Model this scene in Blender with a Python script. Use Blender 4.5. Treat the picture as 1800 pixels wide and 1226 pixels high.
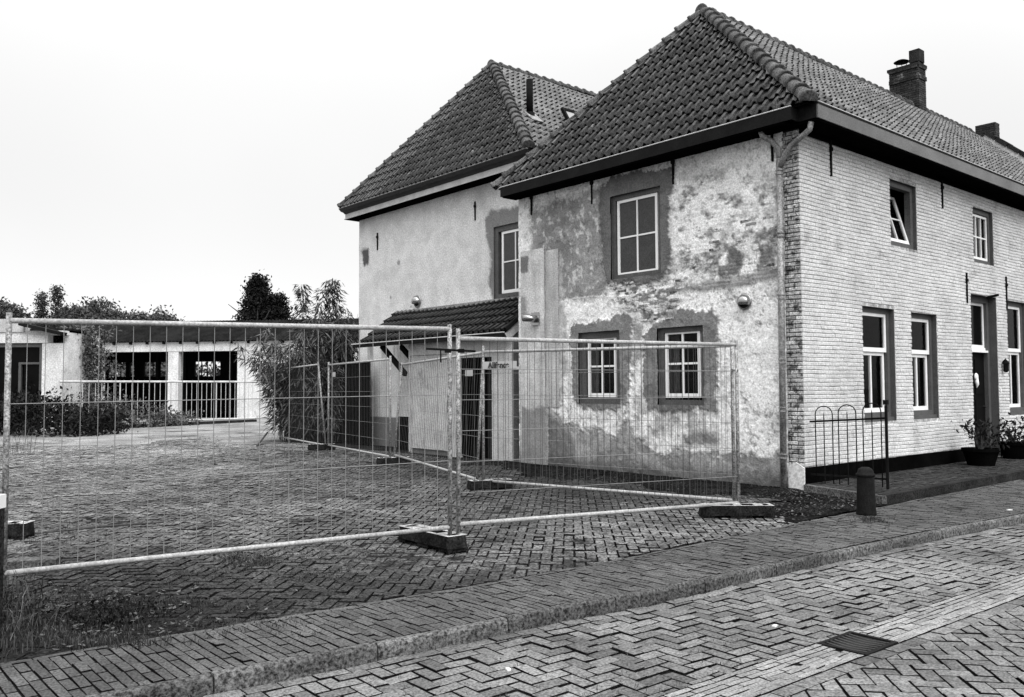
import bpy, math, random
import numpy as np
from mathutils import Matrix, Vector

for _o in list(bpy.data.objects):
    bpy.data.objects.remove(_o)
SC = bpy.context.scene
COL = SC.collection
random.seed(7)
RNG = np.random.default_rng(7)

# ------------------------------------------------------------------ camera
# World axes: X runs along the street front of the white house, Y runs into the
# block, origin at the foot of the house corner.
F_PX, PITCH, ROLL, YAW, EYE = 1509.7, 0.0456, 0.0047, 0.7083, 1.6
CAM = Vector((-12.105, -7.188, EYE))
CT, ST = math.cos(YAW), math.sin(YAW)


def cv(x, y, z=0.0):
    """vector in the viewer's level frame (right, ahead, up) -> world axes"""
    return Vector((x * CT + y * ST, -x * ST + y * CT, z))


def cw(x, y, z=0.0):
    v = cv(x, y, z)
    return Vector((CAM.x + v.x, CAM.y + v.y, z))


_fw = (0, math.cos(PITCH), math.sin(PITCH))
_dn0 = (0, math.sin(PITCH), -math.cos(PITCH))
_rt = (math.cos(ROLL), math.sin(ROLL) * _dn0[1], math.sin(ROLL) * _dn0[2])
_dn = (-math.sin(ROLL), math.cos(ROLL) * _dn0[1], math.cos(ROLL) * _dn0[2])
RT, DN, FW = cv(*_rt), cv(*_dn), cv(*_fw)
cam_data = bpy.data.cameras.new('camera')
cam = bpy.data.objects.new('camera', cam_data)
COL.objects.link(cam)
cam_data.sensor_width = 36.0
cam_data.sensor_fit = 'HORIZONTAL'
cam_data.lens = 36.0 * F_PX / 1800.0
cam_data.clip_start = 0.05
cam_data.clip_end = 3000
mw = Matrix.Identity(4)
for i in range(3):
    mw[i][0] = RT[i]; mw[i][1] = -DN[i]; mw[i][2] = -FW[i]; mw[i][3] = CAM[i]
cam.matrix_world = mw
SC.camera = cam

# ------------------------------------------------------------------ sky, sun, exposure
SUN_EL, SUN_AZ_VEC = math.radians(50), (-0.30, -1.0)      # weak sun over the street side
world = bpy.data.worlds.new('World')
SC.world = world
world.use_nodes = True
wn, wl = world.node_tree.nodes, world.node_tree.links
wn.clear()
w_out = wn.new('ShaderNodeOutputWorld')
sky = wn.new('ShaderNodeTexSky')
sky.sky_type = 'NISHITA'
sky.sun_disc = False
sky.sun_elevation = SUN_EL
sky.sun_rotation = math.atan2(SUN_AZ_VEC[0], SUN_AZ_VEC[1])
sky.dust_density = 1.0
sky.air_density = 1.0
bw = wn.new('ShaderNodeRGBToBW')
wl.new(sky.outputs[0], bw.inputs[0])
bg1 = wn.new('ShaderNodeBackground')
bg1.inputs[1].default_value = 0.05
wl.new(bw.outputs[0], bg1.inputs[0])
# the cloud layer: an even overcast that brightens towards the zenith
tc = wn.new('ShaderNodeTexCoord')
sep = wn.new('ShaderNodeSeparateXYZ')
wl.new(tc.outputs['Generated'], sep.inputs[0])
mr = wn.new('ShaderNodeMapRange')
mr.inputs[1].default_value = 0.0; mr.inputs[2].default_value = 1.0
mr.inputs[3].default_value = 0.50; mr.inputs[4].default_value = 3.0
sq = wn.new('ShaderNodeMath'); sq.operation = 'POWER'; sq.inputs[1].default_value = 2.0
mx0 = wn.new('ShaderNodeMath'); mx0.operation = 'MAXIMUM'; mx0.inputs[1].default_value = 0.0
wl.new(sep.outputs[2], mx0.inputs[0]); wl.new(mx0.outputs[0], sq.inputs[0])
wl.new(sq.outputs[0], mr.inputs[0])
cn = wn.new('ShaderNodeTexNoise'); cn.inputs['Scale'].default_value = 2.2; cn.inputs['Detail'].default_value = 3
wl.new(tc.outputs['Generated'], cn.inputs['Vector'])
cm = wn.new('ShaderNodeMapRange'); cm.inputs[1].default_value = 0.3; cm.inputs[2].default_value = 0.7; cm.inputs[3].default_value = 0.95; cm.inputs[4].default_value = 1.05
wl.new(cn.outputs[0], cm.inputs[0])
cmul = wn.new('ShaderNodeMath'); cmul.operation = 'MULTIPLY'
wl.new(mr.outputs[0], cmul.inputs[0]); wl.new(cm.outputs[0], cmul.inputs[1])
bg2 = wn.new('ShaderNodeBackground')
bg2.inputs[1].default_value = 0.55
wl.new(cmul.outputs[0], bg2.inputs[0])
addw = wn.new('ShaderNodeAddShader')
wl.new(bg1.outputs[0], addw.inputs[0]); wl.new(bg2.outputs[0], addw.inputs[1])
wl.new(addw.outputs[0], w_out.inputs[0])

sun_d = bpy.data.lights.new('sun', 'SUN')
sun_d.energy = 1.5
sun_d.angle = math.radians(50)
sun_d.color = (1, 1, 1)
sun = bpy.data.objects.new('sun', sun_d)
COL.objects.link(sun)
_s = Vector((SUN_AZ_VEC[0], SUN_AZ_VEC[1], 0)).normalized() * math.cos(SUN_EL) + Vector((0, 0, math.sin(SUN_EL)))
sun.rotation_euler = (-_s).to_track_quat('-Z', 'Y').to_euler()

SC.view_settings.view_transform = 'Standard'
SC.view_settings.look = 'None'
SC.view_settings.exposure = 0.82
SC.view_settings.gamma = 1.0
SC.view_settings.use_curve_mapping = False
SC.cycles.max_bounces = 5
SC.cycles.diffuse_bounces = 3
SC.cycles.glossy_bounces = 2
SC.cycles.transmission_bounces = 2
SC.cycles.transparent_max_bounces = 8


# ------------------------------------------------------------------ materials (black and white scene: greys only)
MATS = {}


def material(name, base, rough=0.8, var=0.25, scale=3.0, fine=0.2, fscale=45.0, bump=0.0, bscale=60.0, piece=0.0,
             spec=0.3, metal=0.0, attr=None, patch=None, coord='world'):
    """grey material: base albedo x large blotches x fine grain x a tint per piece; patch = (value, scale, lo, hi) lays a
    second tone (moss, dirt, grime, old paint) in patches of its own"""
    m = bpy.data.materials.new(name)
    m.use_nodes = True
    nt = m.node_tree
    N, K = nt.nodes, nt.links
    N.clear()
    out = N.new('ShaderNodeOutputMaterial')
    pb = N.new('ShaderNodeBsdfPrincipled')
    K.new(pb.outputs[0], out.inputs[0])
    pb.inputs['Roughness'].default_value = rough
    pb.inputs['Metallic'].default_value = metal
    pb.inputs['Specular IOR Level'].default_value = spec
    if coord == 'world':
        g = N.new('ShaderNodeNewGeometry'); vec = g.outputs['Position']
    else:
        g = N.new('ShaderNodeTexCoord'); vec = g.outputs['Object']

    def noise(sc, det=4, ro=0.6):
        n = N.new('ShaderNodeTexNoise')
        n.inputs['Scale'].default_value = sc
        n.inputs['Detail'].default_value = det
        n.inputs['Roughness'].default_value = ro
        K.new(vec, n.inputs['Vector'])
        return n.outputs[0]

    def ramp(sock, a, b, lo, hi):
        r = N.new('ShaderNodeMapRange')
        r.inputs[1].default_value = a; r.inputs[2].default_value = b
        r.inputs[3].default_value = lo; r.inputs[4].default_value = hi
        K.new(sock, r.inputs[0])
        return r.outputs[0]

    def math_(op, a, b):
        n = N.new('ShaderNodeMath'); n.operation = op
        for i, s in enumerate((a, b)):
            if isinstance(s, (int, float)):
                n.inputs[i].default_value = s
            else:
                K.new(s, n.inputs[i])
        return n.outputs[0]

    val = None
    if attr:
        at = N.new('ShaderNodeAttribute'); at.attribute_name = attr
        val = at.outputs['Fac']
    else:
        v = N.new('ShaderNodeValue'); v.outputs[0].default_value = base
        val = v.outputs[0]
    if patch:
        pv, psc, lo, hi = patch
        msk = ramp(noise(psc, 6, 0.65), lo, hi, 0, 1)
        mx = N.new('ShaderNodeMix'); mx.data_type = 'FLOAT'
        K.new(msk, mx.inputs[0]); K.new(val, mx.inputs[2]); mx.inputs[3].default_value = pv
        val = mx.outputs[0]
    if var:
        val = math_('MULTIPLY', val, ramp(noise(scale), 0.35, 0.65, 1 - var, 1 + var))
    if fine:
        val = math_('MULTIPLY', val, ramp(noise(fscale, 3, 0.7), 0.37, 0.63, 1 - fine, 1 + fine))
    if piece:
        oi = N.new('ShaderNodeObjectInfo')
        ta = N.new('ShaderNodeAttribute'); ta.attribute_name = 'tint'
        t = math_('FRACT', math_('ADD', oi.outputs['Random'], ta.outputs['Fac']), 0)
        val = math_('MULTIPLY', val, ramp(t, 0, 1, 1 - piece, 1 + piece))
    cc = N.new('ShaderNodeCombineColor')
    for i in range(3):
        K.new(val, cc.inputs[i])
    K.new(cc.outputs[0], pb.inputs['Base Color'])
    if bump:
        b = N.new('ShaderNodeBump')
        b.inputs['Strength'].default_value = 1.0
        b.inputs['Distance'].default_value = bump
        K.new(noise(bscale, 5, 0.65), b.inputs['Height'])
        K.new(b.outputs[0], pb.inputs['Normal'])
    MATS[name] = m
    return m


M = MATS
material('yard_bed', 0.02, 0.95, 0.5, 1.2, 0.7, 30, bump=0.02, bscale=25, spec=0.0)
material('earth', 0.012, 0.95, 0.5, 2.0, 0.8, 30, bump=0.05, bscale=18, spec=0.0, patch=(0.045, 16.0, 0.60, 0.68))
material('far_ground', 0.10, 0.95, 0.4, 0.2, 0.4, 10)
material('joint', 0.010, 0.95, 0.4, 3.0, 0.5, 60, bump=0.01, bscale=50, spec=0.0)
material('yard_paver', 0.12, 0.9, 0.15, 2.5, 0.9, 36, bump=0.015, bscale=45, piece=0.3, attr='tone', spec=0.1, patch=(0.024, 1.5, 0.545, 0.66))
material('road_paver', 0.142, 0.85, 0.2, 0.7, 0.5, 55, bump=0.008, bscale=60, piece=0.28, spec=0.15, patch=(0.09, 0.9, 0.5, 0.66))
material('walk_brick', 0.07, 0.85, 0.25, 1.0, 0.55, 60, bump=0.006, bscale=70, piece=0.25, spec=0.15)
material('gutter_brick', 0.20, 0.85, 0.18, 2.0, 0.45, 70, bump=0.004, bscale=60, piece=0.25)
material('kerb', 0.085, 0.9, 0.3, 3.0, 0.8, 42, bump=0.012, bscale=60, piece=0.28, spec=0.1)
material('stone_dark', 0.022, 0.9, 0.4, 3.0, 0.7, 50, bump=0.006, bscale=50, spec=0.05)
material('iron', 0.006, 0.8, 0.3, 5.0, 0.2, 40, spec=0.06)
material('cast_iron', 0.008, 0.75, 0.3, 8.0, 0.5, 60, spec=0.1)
material('galv', 0.22, 0.6, 0.4, 12.0, 0.7, 50, spec=0.4, metal=0.2)
material('wire', 0.20, 0.6, 0.15, 10.0, 0.0, spec=0.3, metal=0.1)
material('rubber', 0.014, 0.9, 0.5, 9.0, 0.7, 50, bump=0.004, bscale=60, spec=0.05)
material('block_top', 0.3, 0.9, 0.5, 9.0, 0.5, 60, bump=0.004, bscale=60)
material('hole', 0.01, 0.9, 0.0, 1, 0.0)
material('render_w', 0.6, 0.9, 0.08, 4.0, 0.22, 30, bump=0.014, bscale=34, attr='tone', spec=0.1)
material('render_smooth', 0.6, 0.9, 0.10, 2.0, 0.24, 28, bump=0.006, bscale=40, attr='tone', spec=0.1)
material('paint_brick', 0.54, 0.85, 0.12, 1.0, 0.22, 30, bump=0.008, bscale=40, piece=0.08, spec=0.1, patch=(0.26, 2.2, 0.56, 0.76))
material('mortar_shaded', 0.33, 0.9, 0.5, 5.0, 0.3, 40, spec=0.0, patch=(0.5, 7.0, 0.50, 0.6))  # white painted mortar, darkened for the shadow between the bricks
material('quoin_brick', 0.42, 0.9, 0.25, 5.0, 0.4, 40, bump=0.015, bscale=30, piece=0.3, patch=(0.07, 6.0, 0.50, 0.60), spec=0.1)
material('plinth_black', 0.003, 0.9, 0.3, 2.0, 0.3, 40, spec=0.0)
material('tile', 0.046, 0.5, 0.3, 2.2, 0.6, 26, bump=0.004, bscale=60, piece=0.32, spec=0.35, patch=(0.16, 4.0, 0.60, 0.72))
material('tile_lit', 0.13, 0.7, 0.25, 1.6, 0.4, 26, bump=0.003, bscale=60, piece=0.25, spec=0.2, patch=(0.03, 0.8, 0.62, 0.75))  # same pantile, with the street slope's brighter light put into its colour
material('tile_shed', 0.016, 0.5, 0.3, 2.2, 0.4, 30, piece=0.25, spec=0.35)
material('ridge', 0.07, 0.8, 0.4, 5.0, 0.6, 36, bump=0.004, bscale=50, piece=0.35, spec=0.15)
material('deck', 0.008, 0.9, 0.2, 2, 0)
material('gutter_dark', 0.012, 0.8, 0.2, 3, 0.25, 40, spec=0.05)
material('gutter_grey', 0.125, 0.6, 0.2, 1.5, 0.25, 40)
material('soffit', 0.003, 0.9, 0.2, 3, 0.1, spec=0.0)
material('lead_edge', 0.5, 0.5, 0.1, 5, 0.1)
material('cornice_dark', 0.02, 0.6, 0.2, 3, 0.15)
material('cornice_light', 0.40, 0.6, 0.12, 3, 0.15)
material('frame_grey', 0.075, 0.6, 0.12, 4, 0.3, 50)
material('frame_white', 0.8, 0.45, 0.05, 4, 0.0)
material('glass_dark', 0.003, 0.08, 0.3, 2.0, 0.0, spec=0.06)
material('glass_blind', 0.045, 0.35, 0.12, 6.0, 0.35, 50, spec=0.25)
material('curtain', 0.22, 0.9, 0.3, 6, 0.1)
material('door_black', 0.004, 0.6, 0.2, 3, 0.1, spec=0.05)
material('zinc', 0.22, 0.55, 0.3, 6, 0.5, 36, spec=0.4, metal=0.2)
material('chrome', 0.34, 0.22, 0.1, 5, 0.0, spec=0.6, metal=0.95)
material('chimney_brick', 0.025, 0.9, 0.4, 3, 0.5, 40, bump=0.01, bscale=30, piece=0.5, patch=(0.12, 3.0, 0.62, 0.72))
material('white_old', 0.62, 0.9, 0.15, 1.0, 0.25, 20, patch=(0.2, 1.8, 0.60, 0.75))
material('shed_white', 0.44, 0.8, 0.15, 2.0, 0.3, 40, patch=(0.22, 1.2, 0.58, 0.74))
material('shed_grey', 0.12, 0.9, 0.25, 2.0, 0.3, 40)
material('timber_dark', 0.005, 0.9, 0.3, 6, 0.3, 30, piece=0.4, spec=0.0)
material('corrugated', 0.014, 0.9, 0.3, 1.5, 0.3, 12, piece=0.2, spec=0.0, patch=(0.2, 3.0, 0.76, 0.80))
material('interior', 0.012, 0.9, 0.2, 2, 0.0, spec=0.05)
material('gate_white', 0.5, 0.7, 0.2, 3, 0.0)
material('leaf', 0.03, 0.6, 0.4, 1.5, 0.5, 14, spec=0.3)
material('leaf_dark', 0.008, 0.7, 0.35, 1.5, 0.35, 9, spec=0.15)
material('leaf_far', 0.06, 0.7, 0.4, 0.8, 0.5, 4, spec=0.2)
material('leaf_pale', 0.07, 0.55, 0.35, 3.0, 0.6, 20, spec=0.3)
material('straw', 0.07, 0.8, 0.35, 6.0, 0.6, 25)
material('bark', 0.05, 0.9, 0.3, 4, 0.3, 30)
material('sign_white', 0.42, 0.5, 0.08, 8, 0.0)
material('sign_ink', 0.03, 0.5, 0.0, 1, 0.0)
material('far_yard', 0.22, 0.95, 0.35, 0.5, 0.6, 26, bump=0.03, bscale=16, spec=0.0, patch=(0.05, 0.6, 0.54, 0.66))
material('rail', 0.33, 0.55, 0.15, 10.0, 0.3, 50, spec=0.3)
material('front_brick', 0.028, 0.85, 0.3, 1.0, 0.7, 50, bump=0.008, bscale=60, piece=0.4, spec=0.1)
material('wire_fine', 0.06, 0.6, 0.15, 10.0, 0.0, spec=0.15)
material('bamboo_leaf', 0.06, 0.45, 0.6, 2.0, 0.7, 12, spec=0.4)
material('grate_iron', 0.03, 0.6, 0.3, 8.0, 0.4, 60, spec=0.2)
material('yard_joint', 0.015, 0.95, 0.5, 3.0, 0.7, 40, spec=0.0)
material('stucco_mid', 0.32, 0.9, 0.2, 3.0, 0.3, 30, bump=0.01, bscale=34)
material('litter', 0.7, 0.7, 0.2, 20, 0.2)


def clear_glass(name, tint=0.75, rough=0.03):
    """window pane: sees through, mirrors more at a slant"""
    m = bpy.data.materials.new(name); m.use_nodes = True
    N, K = m.node_tree.nodes, m.node_tree.links
    N.clear()
    out = N.new('ShaderNodeOutputMaterial'); mix = N.new('ShaderNodeMixShader')
    fr = N.new('ShaderNodeFresnel'); fr.inputs[0].default_value = 1.15
    tr = N.new('ShaderNodeBsdfTransparent'); tr.inputs[0].default_value = (tint, tint, tint, 1)
    gl = N.new('ShaderNodeBsdfGlossy'); gl.inputs[0].default_value = (.8, .8, .8, 1); gl.inputs[1].default_value = rough
    K.new(fr.outputs[0], mix.inputs[0]); K.new(tr.outputs[0], mix.inputs[1]); K.new(gl.outputs[0], mix.inputs[2]); K.new(mix.outputs[0], out.inputs[0])
    MATS[name] = m


clear_glass('glass_clear')


# ------------------------------------------------------------------ object helpers
def setp(o, label=None, cat=None, group=None, kind=None):
    for k, v in (('label', label), ('category', cat), ('group', group), ('kind', kind)):
        if v:
            o[k] = v
    return o


def thing(name, loc, label, cat, group=None):
    o = bpy.data.objects.new(name, None)
    o.empty_display_size = 0.2
    o.location = loc
    COL.objects.link(o)
    return setp(o, label, cat, group)


def pin(o, parent):
    """make o a child of parent while its own coordinates stay world coordinates"""
    if parent is not None:
        p, off = parent, Vector((0, 0, 0))
        while p is not None:
            off += Vector(p.location) if p.type == 'EMPTY' else Vector((0, 0, 0))
            p = p.parent
        o.parent = parent
        if parent.type == 'EMPTY':
            o.matrix_parent_inverse = Matrix.Translation(-Vector(parent.location))
    return o


def me_from(name, verts, faces, mats, smooth=False, fmat=None):
    me = bpy.data.meshes.new(name)
    me.from_pydata([tuple(v) for v in verts], [], faces)
    for m in (mats if isinstance(mats, (list, tuple)) else [mats]):
        me.materials.append(MATS[m])
    if fmat is not None:
        me.polygons.foreach_set('material_index', fmat)
    if smooth:
        me.polygons.foreach_set('use_smooth', [True] * len(me.polygons))
    me.update()
    return me


def put(name, me, parent=None, loc=None, rot=None, scale=None):
    o = bpy.data.objects.new(name, me)
    COL.objects.link(o)
    pin(o, parent)
    if loc is not None:
        o.location = loc
    if rot is not None:
        o.rotation_euler = rot
    if scale is not None:
        o.scale = scale
    return o


def at_parent(o, parent, mat4):
    """place instance o with a full matrix in world coordinates"""
    o.matrix_basis = mat4
    return o


class MB:
    def __init__(s):
        s.v = []; s.f = []; s.t = []; s.m = []

    def add(s, verts, faces, tint=0.0, mi=0):
        b = len(s.v)
        s.v += [tuple(v) for v in verts]
        for f in faces:
            s.f.append(tuple(b + i for i in f)); s.t.append(tint); s.m.append(mi)

    def add_mixed(s, verts, faces, tint, mis):
        b = len(s.v)
        s.v += [tuple(v) for v in verts]
        for f, mi in zip(faces, mis):
            s.f.append(tuple(b + i for i in f)); s.t.append(tint); s.m.append(mi)

    def box(s, x0, x1, y0, y1, z0, z1, tint=0.0, mi=0, skip=()):
        v = [(x0, y0, z0), (x1, y0, z0), (x1, y1, z0), (x0, y1, z0), (x0, y0, z1), (x1, y0, z1), (x1, y1, z1), (x0, y1, z1)]
        fs = {'b': (0, 3, 2, 1), 't': (4, 5, 6, 7), 'f': (0, 1, 5, 4), 'r': (1, 2, 6, 5), 'k': (2, 3, 7, 6), 'l': (3, 0, 4, 7)}
        s.add(v, [f for k, f in fs.items() if k not in skip], tint, mi)

    def obox(s, c, ax, ay, az, hx, hy, hz, tint=0.0, mi=0):
        c, ax, ay, az = Vector(c), Vector(ax), Vector(ay), Vector(az)
        v = []
        for k in (-1, 1):
            for i, j in ((-1, -1), (1, -1), (1, 1), (-1, 1)):
                v.append(c + ax * hx * i + ay * hy * j + az * hz * k)
        s.add(v, [(0, 3, 2, 1), (4, 5, 6, 7), (0, 1, 5, 4), (1, 2, 6, 5), (2, 3, 7, 6), (3, 0, 4, 7)], tint, mi)

    def beam(s, a, b, w, h, up=(0, 0, 1), tint=0.0, mi=0):
        a, b = Vector(a), Vector(b)
        d = (b - a).normalized()
        side = d.cross(Vector(up))
        if side.length < 1e-4:
            side = d.cross(Vector((0, 1, 0)))
        side.normalize()
        u2 = side.cross(d).normalized()
        s.obox((a + b) / 2, d, side, u2, (b - a).length / 2, w / 2, h / 2, tint, mi)

    def tube(s, pts, r, n=8, cap=True, tint=0.0, mi=0):
        pts = [Vector(p) for p in pts]
        rs = r if isinstance(r, (list, tuple)) else [r] * len(pts)
        base = len(s.v)
        ref = None
        for i, p in enumerate(pts):
            d = (pts[min(i + 1, len(pts) - 1)] - pts[max(i - 1, 0)]).normalized()
            if ref is None or abs(d.dot(ref)) > 0.98:
                ref = Vector((0, 0, 1)) if abs(d.z) < 0.9 else Vector((1, 0, 0))
            a = d.cross(ref).normalized(); b = a.cross(d).normalized()
            ref = b
            for k in range(n):
                t = 2 * math.pi * k / n
                s.v.append(tuple(p + (a * math.cos(t) + b * math.sin(t)) * rs[i]))
        for i in range(len(pts) - 1):
            for k in range(n):
                s.f.append((base + i * n + k, base + i * n + (k + 1) % n, base + (i + 1) * n + (k + 1) % n, base + (i + 1) * n + k))
                s.t.append(tint); s.m.append(mi)
        if cap:
            s.f.append(tuple(base + k for k in range(n))[::-1]); s.t.append(tint); s.m.append(mi)
            e = base + (len(pts) - 1) * n
            s.f.append(tuple(e + k for k in range(n))); s.t.append(tint); s.m.append(mi)

    def lathe(s, c, prof, n=16, axis=(0, 0, 1), tint=0.0, mi=0):
        ax = Vector(axis).normalized()
        a = ax.cross(Vector((0, 0, 1)) if abs(ax.z) < 0.9 else Vector((1, 0, 0))).normalized()
        b = ax.cross(a)
        base = len(s.v); c = Vector(c)
        for r, h in prof:
            for k in range(n):
                t = 2 * math.pi * k / n
                s.v.append(tuple(c + ax * h + (a * math.cos(t) + b * math.sin(t)) * r))
        for i in range(len(prof) - 1):
            for k in range(n):
                s.f.append((base + i * n + k, base + i * n + (k + 1) % n, base + (i + 1) * n + (k + 1) % n, base + (i + 1) * n + k))
                s.t.append(tint); s.m.append(mi)
        e = base + (len(prof) - 1) * n
        s.f.append(tuple(e + k for k in range(n))); s.t.append(tint); s.m.append(mi)
        s.f.append(tuple(base + k for k in range(n))[::-1]); s.t.append(tint); s.m.append(mi)

    def mesh(s, name, mat, smooth=False, tints=False):
        me = me_from(name, s.v, s.f, mat, smooth, s.m if isinstance(mat, (list, tuple)) else None)
        if tints:
            a = me.attributes.new('tint', 'FLOAT', 'FACE')
            a.data.foreach_set('value', s.t)
        return me

    def build(s, name, mat, parent=None, smooth=False, tints=False):
        return put(name, s.mesh(name, mat, smooth, tints), parent)


def smooth_angle(o, deg=40):
    me = o.data
    me.polygons.foreach_set('use_smooth', [True] * len(me.polygons))
    try:
        me.set_sharp_from_angle(angle=math.radians(deg))
    except Exception:
        pass
    return o


def proj(p):
    d = Vector(p) - CAM
    z = d.dot(FW)
    if z < 0.3:
        return None
    return 900 + F_PX * d.dot(RT) / z, 613 + F_PX * d.dot(DN) / z, z


def seen(p, m=15):
    q = proj(p)
    return q is not None and -m < q[0] < 1800 + m and -m < q[1] < 1226 + m


# ------------------------------------------------------------------ 2D noise for painted walls
LAT = {}


def vnoise(x, y, seed):
    if seed not in LAT:
        LAT[seed] = np.random.default_rng(seed).random((256, 256))
    r = LAT[seed]
    xi = np.floor(x).astype(int); yi = np.floor(y).astype(int)
    fx = x - xi; fy = y - yi
    fx = fx * fx * (3 - 2 * fx); fy = fy * fy * (3 - 2 * fy)
    a = r[xi % 256, yi % 256]; b = r[(xi + 1) % 256, yi % 256]
    c = r[xi % 256, (yi + 1) % 256]; d = r[(xi + 1) % 256, (yi + 1) % 256]
    return (a * (1 - fx) + b * fx) * (1 - fy) + (c * (1 - fx) + d * fx) * fy


def fbm(x, y, seed, oct=4):
    t = 0; amp = 1; s = 0
    for i in range(oct):
        t = t + amp * vnoise(x * 2 ** i + 17.3 * i, y * 2 ** i + 9.1 * i, seed + i); s += amp; amp *= 0.55
    return t / s


def inpoly(px, py, poly):
    c = np.zeros(px.shape, bool)
    n = len(poly)
    for i in range(n):
        x1, y1 = poly[i]; x2, y2 = poly[(i + 1) % n]
        cond = ((y1 > py) != (y2 > py))
        with np.errstate(divide='ignore', invalid='ignore'):
            xx = (x2 - x1) * (py - y1) / (y2 - y1 + 1e-12) + x1
        c ^= cond & (px < xx)
    return c


def softmask(S, Z, poly, warp=0.07, soft=0.03, seed=1):
    acc = 0
    if True:
        wx = (fbm(S * 3, Z * 3, seed) - 0.5) * 2 * warp + (fbm(S * 13, Z * 13, seed + 50) - 0.5) * warp * 1.2 + (fbm(S * 34, Z * 34, seed + 90, 2) - 0.5) * warp * 0.9
        wy = (fbm(S * 3 + 40, Z * 3, seed + 7) - 0.5) * 2 * warp + (fbm(S * 13 + 40, Z * 13, seed + 57) - 0.5) * warp * 1.2 + (fbm(S * 34 + 40, Z * 34, seed + 97, 2) - 0.5) * warp * 0.9
    for k in range(6):
        a = 2 * math.pi * k / 6
        acc = acc + inpoly(S + wx + soft * math.cos(a), Z + wy + soft * math.sin(a), poly)
    return acc / 6.0


def grid_wall(name, s0, s1, z0, z1, step, holes, place, tone_fn, relief_fn, mat, parent):
    """wall face as a fine grid with real window openings; tone per vertex, slight relief"""
    def marks(a, b, extra):
        n = max(1, int(round((b - a) / step)))
        g = list(np.linspace(a, b, n + 1))
        for e in extra:
            if a < e < b:
                k = min(range(len(g)), key=lambda i: abs(g[i] - e)); g[k] = e
        return np.array(sorted(set(g)))
    S = marks(s0, s1, [h[0] for h in holes] + [h[1] for h in holes])
    Z = marks(z0, z1, [h[2] for h in holes] + [h[3] for h in holes])
    SS, ZZ = np.meshgrid(S, Z, indexing='ij')
    T = tone_fn(SS, ZZ); Rl = relief_fn(SS, ZZ)
    ns, nz = len(S), len(Z)
    verts = [place(SS[i, j], ZZ[i, j], Rl[i, j]) for i in range(ns) for j in range(nz)]
    cs, cz = (S[:-1] + S[1:]) / 2, (Z[:-1] + Z[1:]) / 2
    faces = []
    for i in range(ns - 1):
        for j in range(nz - 1):
            if any(h[0] < cs[i] < h[1] and h[2] < cz[j] < h[3] for h in holes):
                continue
            faces.append((i * nz + j, (i + 1) * nz + j, (i + 1) * nz + j + 1, i * nz + j + 1))
    me = me_from(name, verts, faces, mat, True)
    a = me.attributes.new('tone', 'FLOAT', 'POINT')
    a.data.foreach_set('value', T.ravel().astype(np.float32))
    return put(name, me, parent)


# ------------------------------------------------------------------ paving helper
def clip_poly(poly, a, b, c):
    """keep the part of a convex polygon with a*x + b*y <= c"""
    out = []
    n = len(poly)
    for i in range(n):
        p, q = poly[i], poly[(i + 1) % n]
        dp, dq = a * p[0] + b * p[1] - c, a * q[0] + b * q[1] - c
        if dp <= 0:
            out.append(p)
        if (dp < 0 < dq) or (dq < 0 < dp):
            t = dp / (dp - dq)
            out.append((p[0] + (q[0] - p[0]) * t, p[1] + (q[1] - p[1]) * t))
    return out


def area(poly):
    return 0.5 * sum(poly[i][0] * poly[(i + 1) % len(poly)][1] - poly[(i + 1) % len(poly)][0] * poly[i][1] for i in range(len(poly)))


def paver_geo(poly, ztop, depth, bev, tilt=(0, 0), dz=0.0):
    n = len(poly)
    cx = sum(p[0] for p in poly) / n; cy = sum(p[1] for p in poly) / n
    v = []
    for (k, zz) in ((0, ztop - depth), (0, ztop - bev * 0.3), (1, ztop)):
        for p in poly:
            dx, dy = p[0] - cx, p[1] - cy
            l = math.hypot(dx, dy) + 1e-9
            s = 1 - k * min(0.4, bev * 1.3 / l)
            zt = zz + (dz + tilt[0] * dx + tilt[1] * dy if zz > ztop - depth else 0)
            v.append((cx + dx * s, cy + dy * s, zt))
    f = []
    for r in (0, 1):
        for i in range(n):
            f.append((r * n + i, r * n + (i + 1) % n, (r + 1) * n + (i + 1) % n, (r + 1) * n + i))
    f.append(tuple(2 * n + i for i in range(n)))
    return v, f


def pave(parent, polys, zfun, mat, name, rest_name, bev=0.008, depth=0.03, rough=0.004, tilt=0.02, most=300, tone=None, jmat='joint'):
    items = []
    for poly in polys:
        if len(poly) < 3 or abs(area(poly)) < 0.0009:
            continue
        cx = sum(p[0] for p in poly) / len(poly); cy = sum(p[1] for p in poly) / len(poly)
        q = proj((cx, cy, zfun(cx, cy)))
        vis = q is not None and -5 < q[0] < 1805 and 0 < q[1] < 1230
        items.append((0 if vis else 1, q[2] if q else 99, poly, cx, cy))
    items.sort(key=lambda t: (t[0], t[1]))
    rest = MB(); rt_ = []
    for i, (hid, d, poly, cx, cy) in enumerate(items):
        if area(poly) < 0:
            poly = poly[::-1]
        z = zfun(cx, cy)
        tl = (random.gauss(0, tilt), random.gauss(0, tilt)); dz = random.gauss(0, rough)
        v, f = paver_geo(poly, z, depth, bev, tl, dz)
        if i < most and not hid:
            nn = len(poly)
            me = me_from(name, v, f, [mat, jmat], False, [1] * nn + [0] * (nn + 1))
            if tone:
                me.attributes.new('tone', 'FLOAT', 'FACE').data.foreach_set('value', [tone(cx, cy)] * len(f))
            put(name, me, parent)
        else:
            nn = len(poly)
            rest.add_mixed(v, f, random.random(), [1] * nn + [0] * (nn + 1))
            if tone:
                rt_ += [tone(cx, cy)] * len(f)
    if rest.v:
        o = rest.build(rest_name, [mat, jmat], parent, tints=True)
        if tone:
            o.data.attributes.new('tone', 'FLOAT', 'FACE').data.foreach_set('value', rt_)
        o['kind'] = 'stuff'


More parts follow.
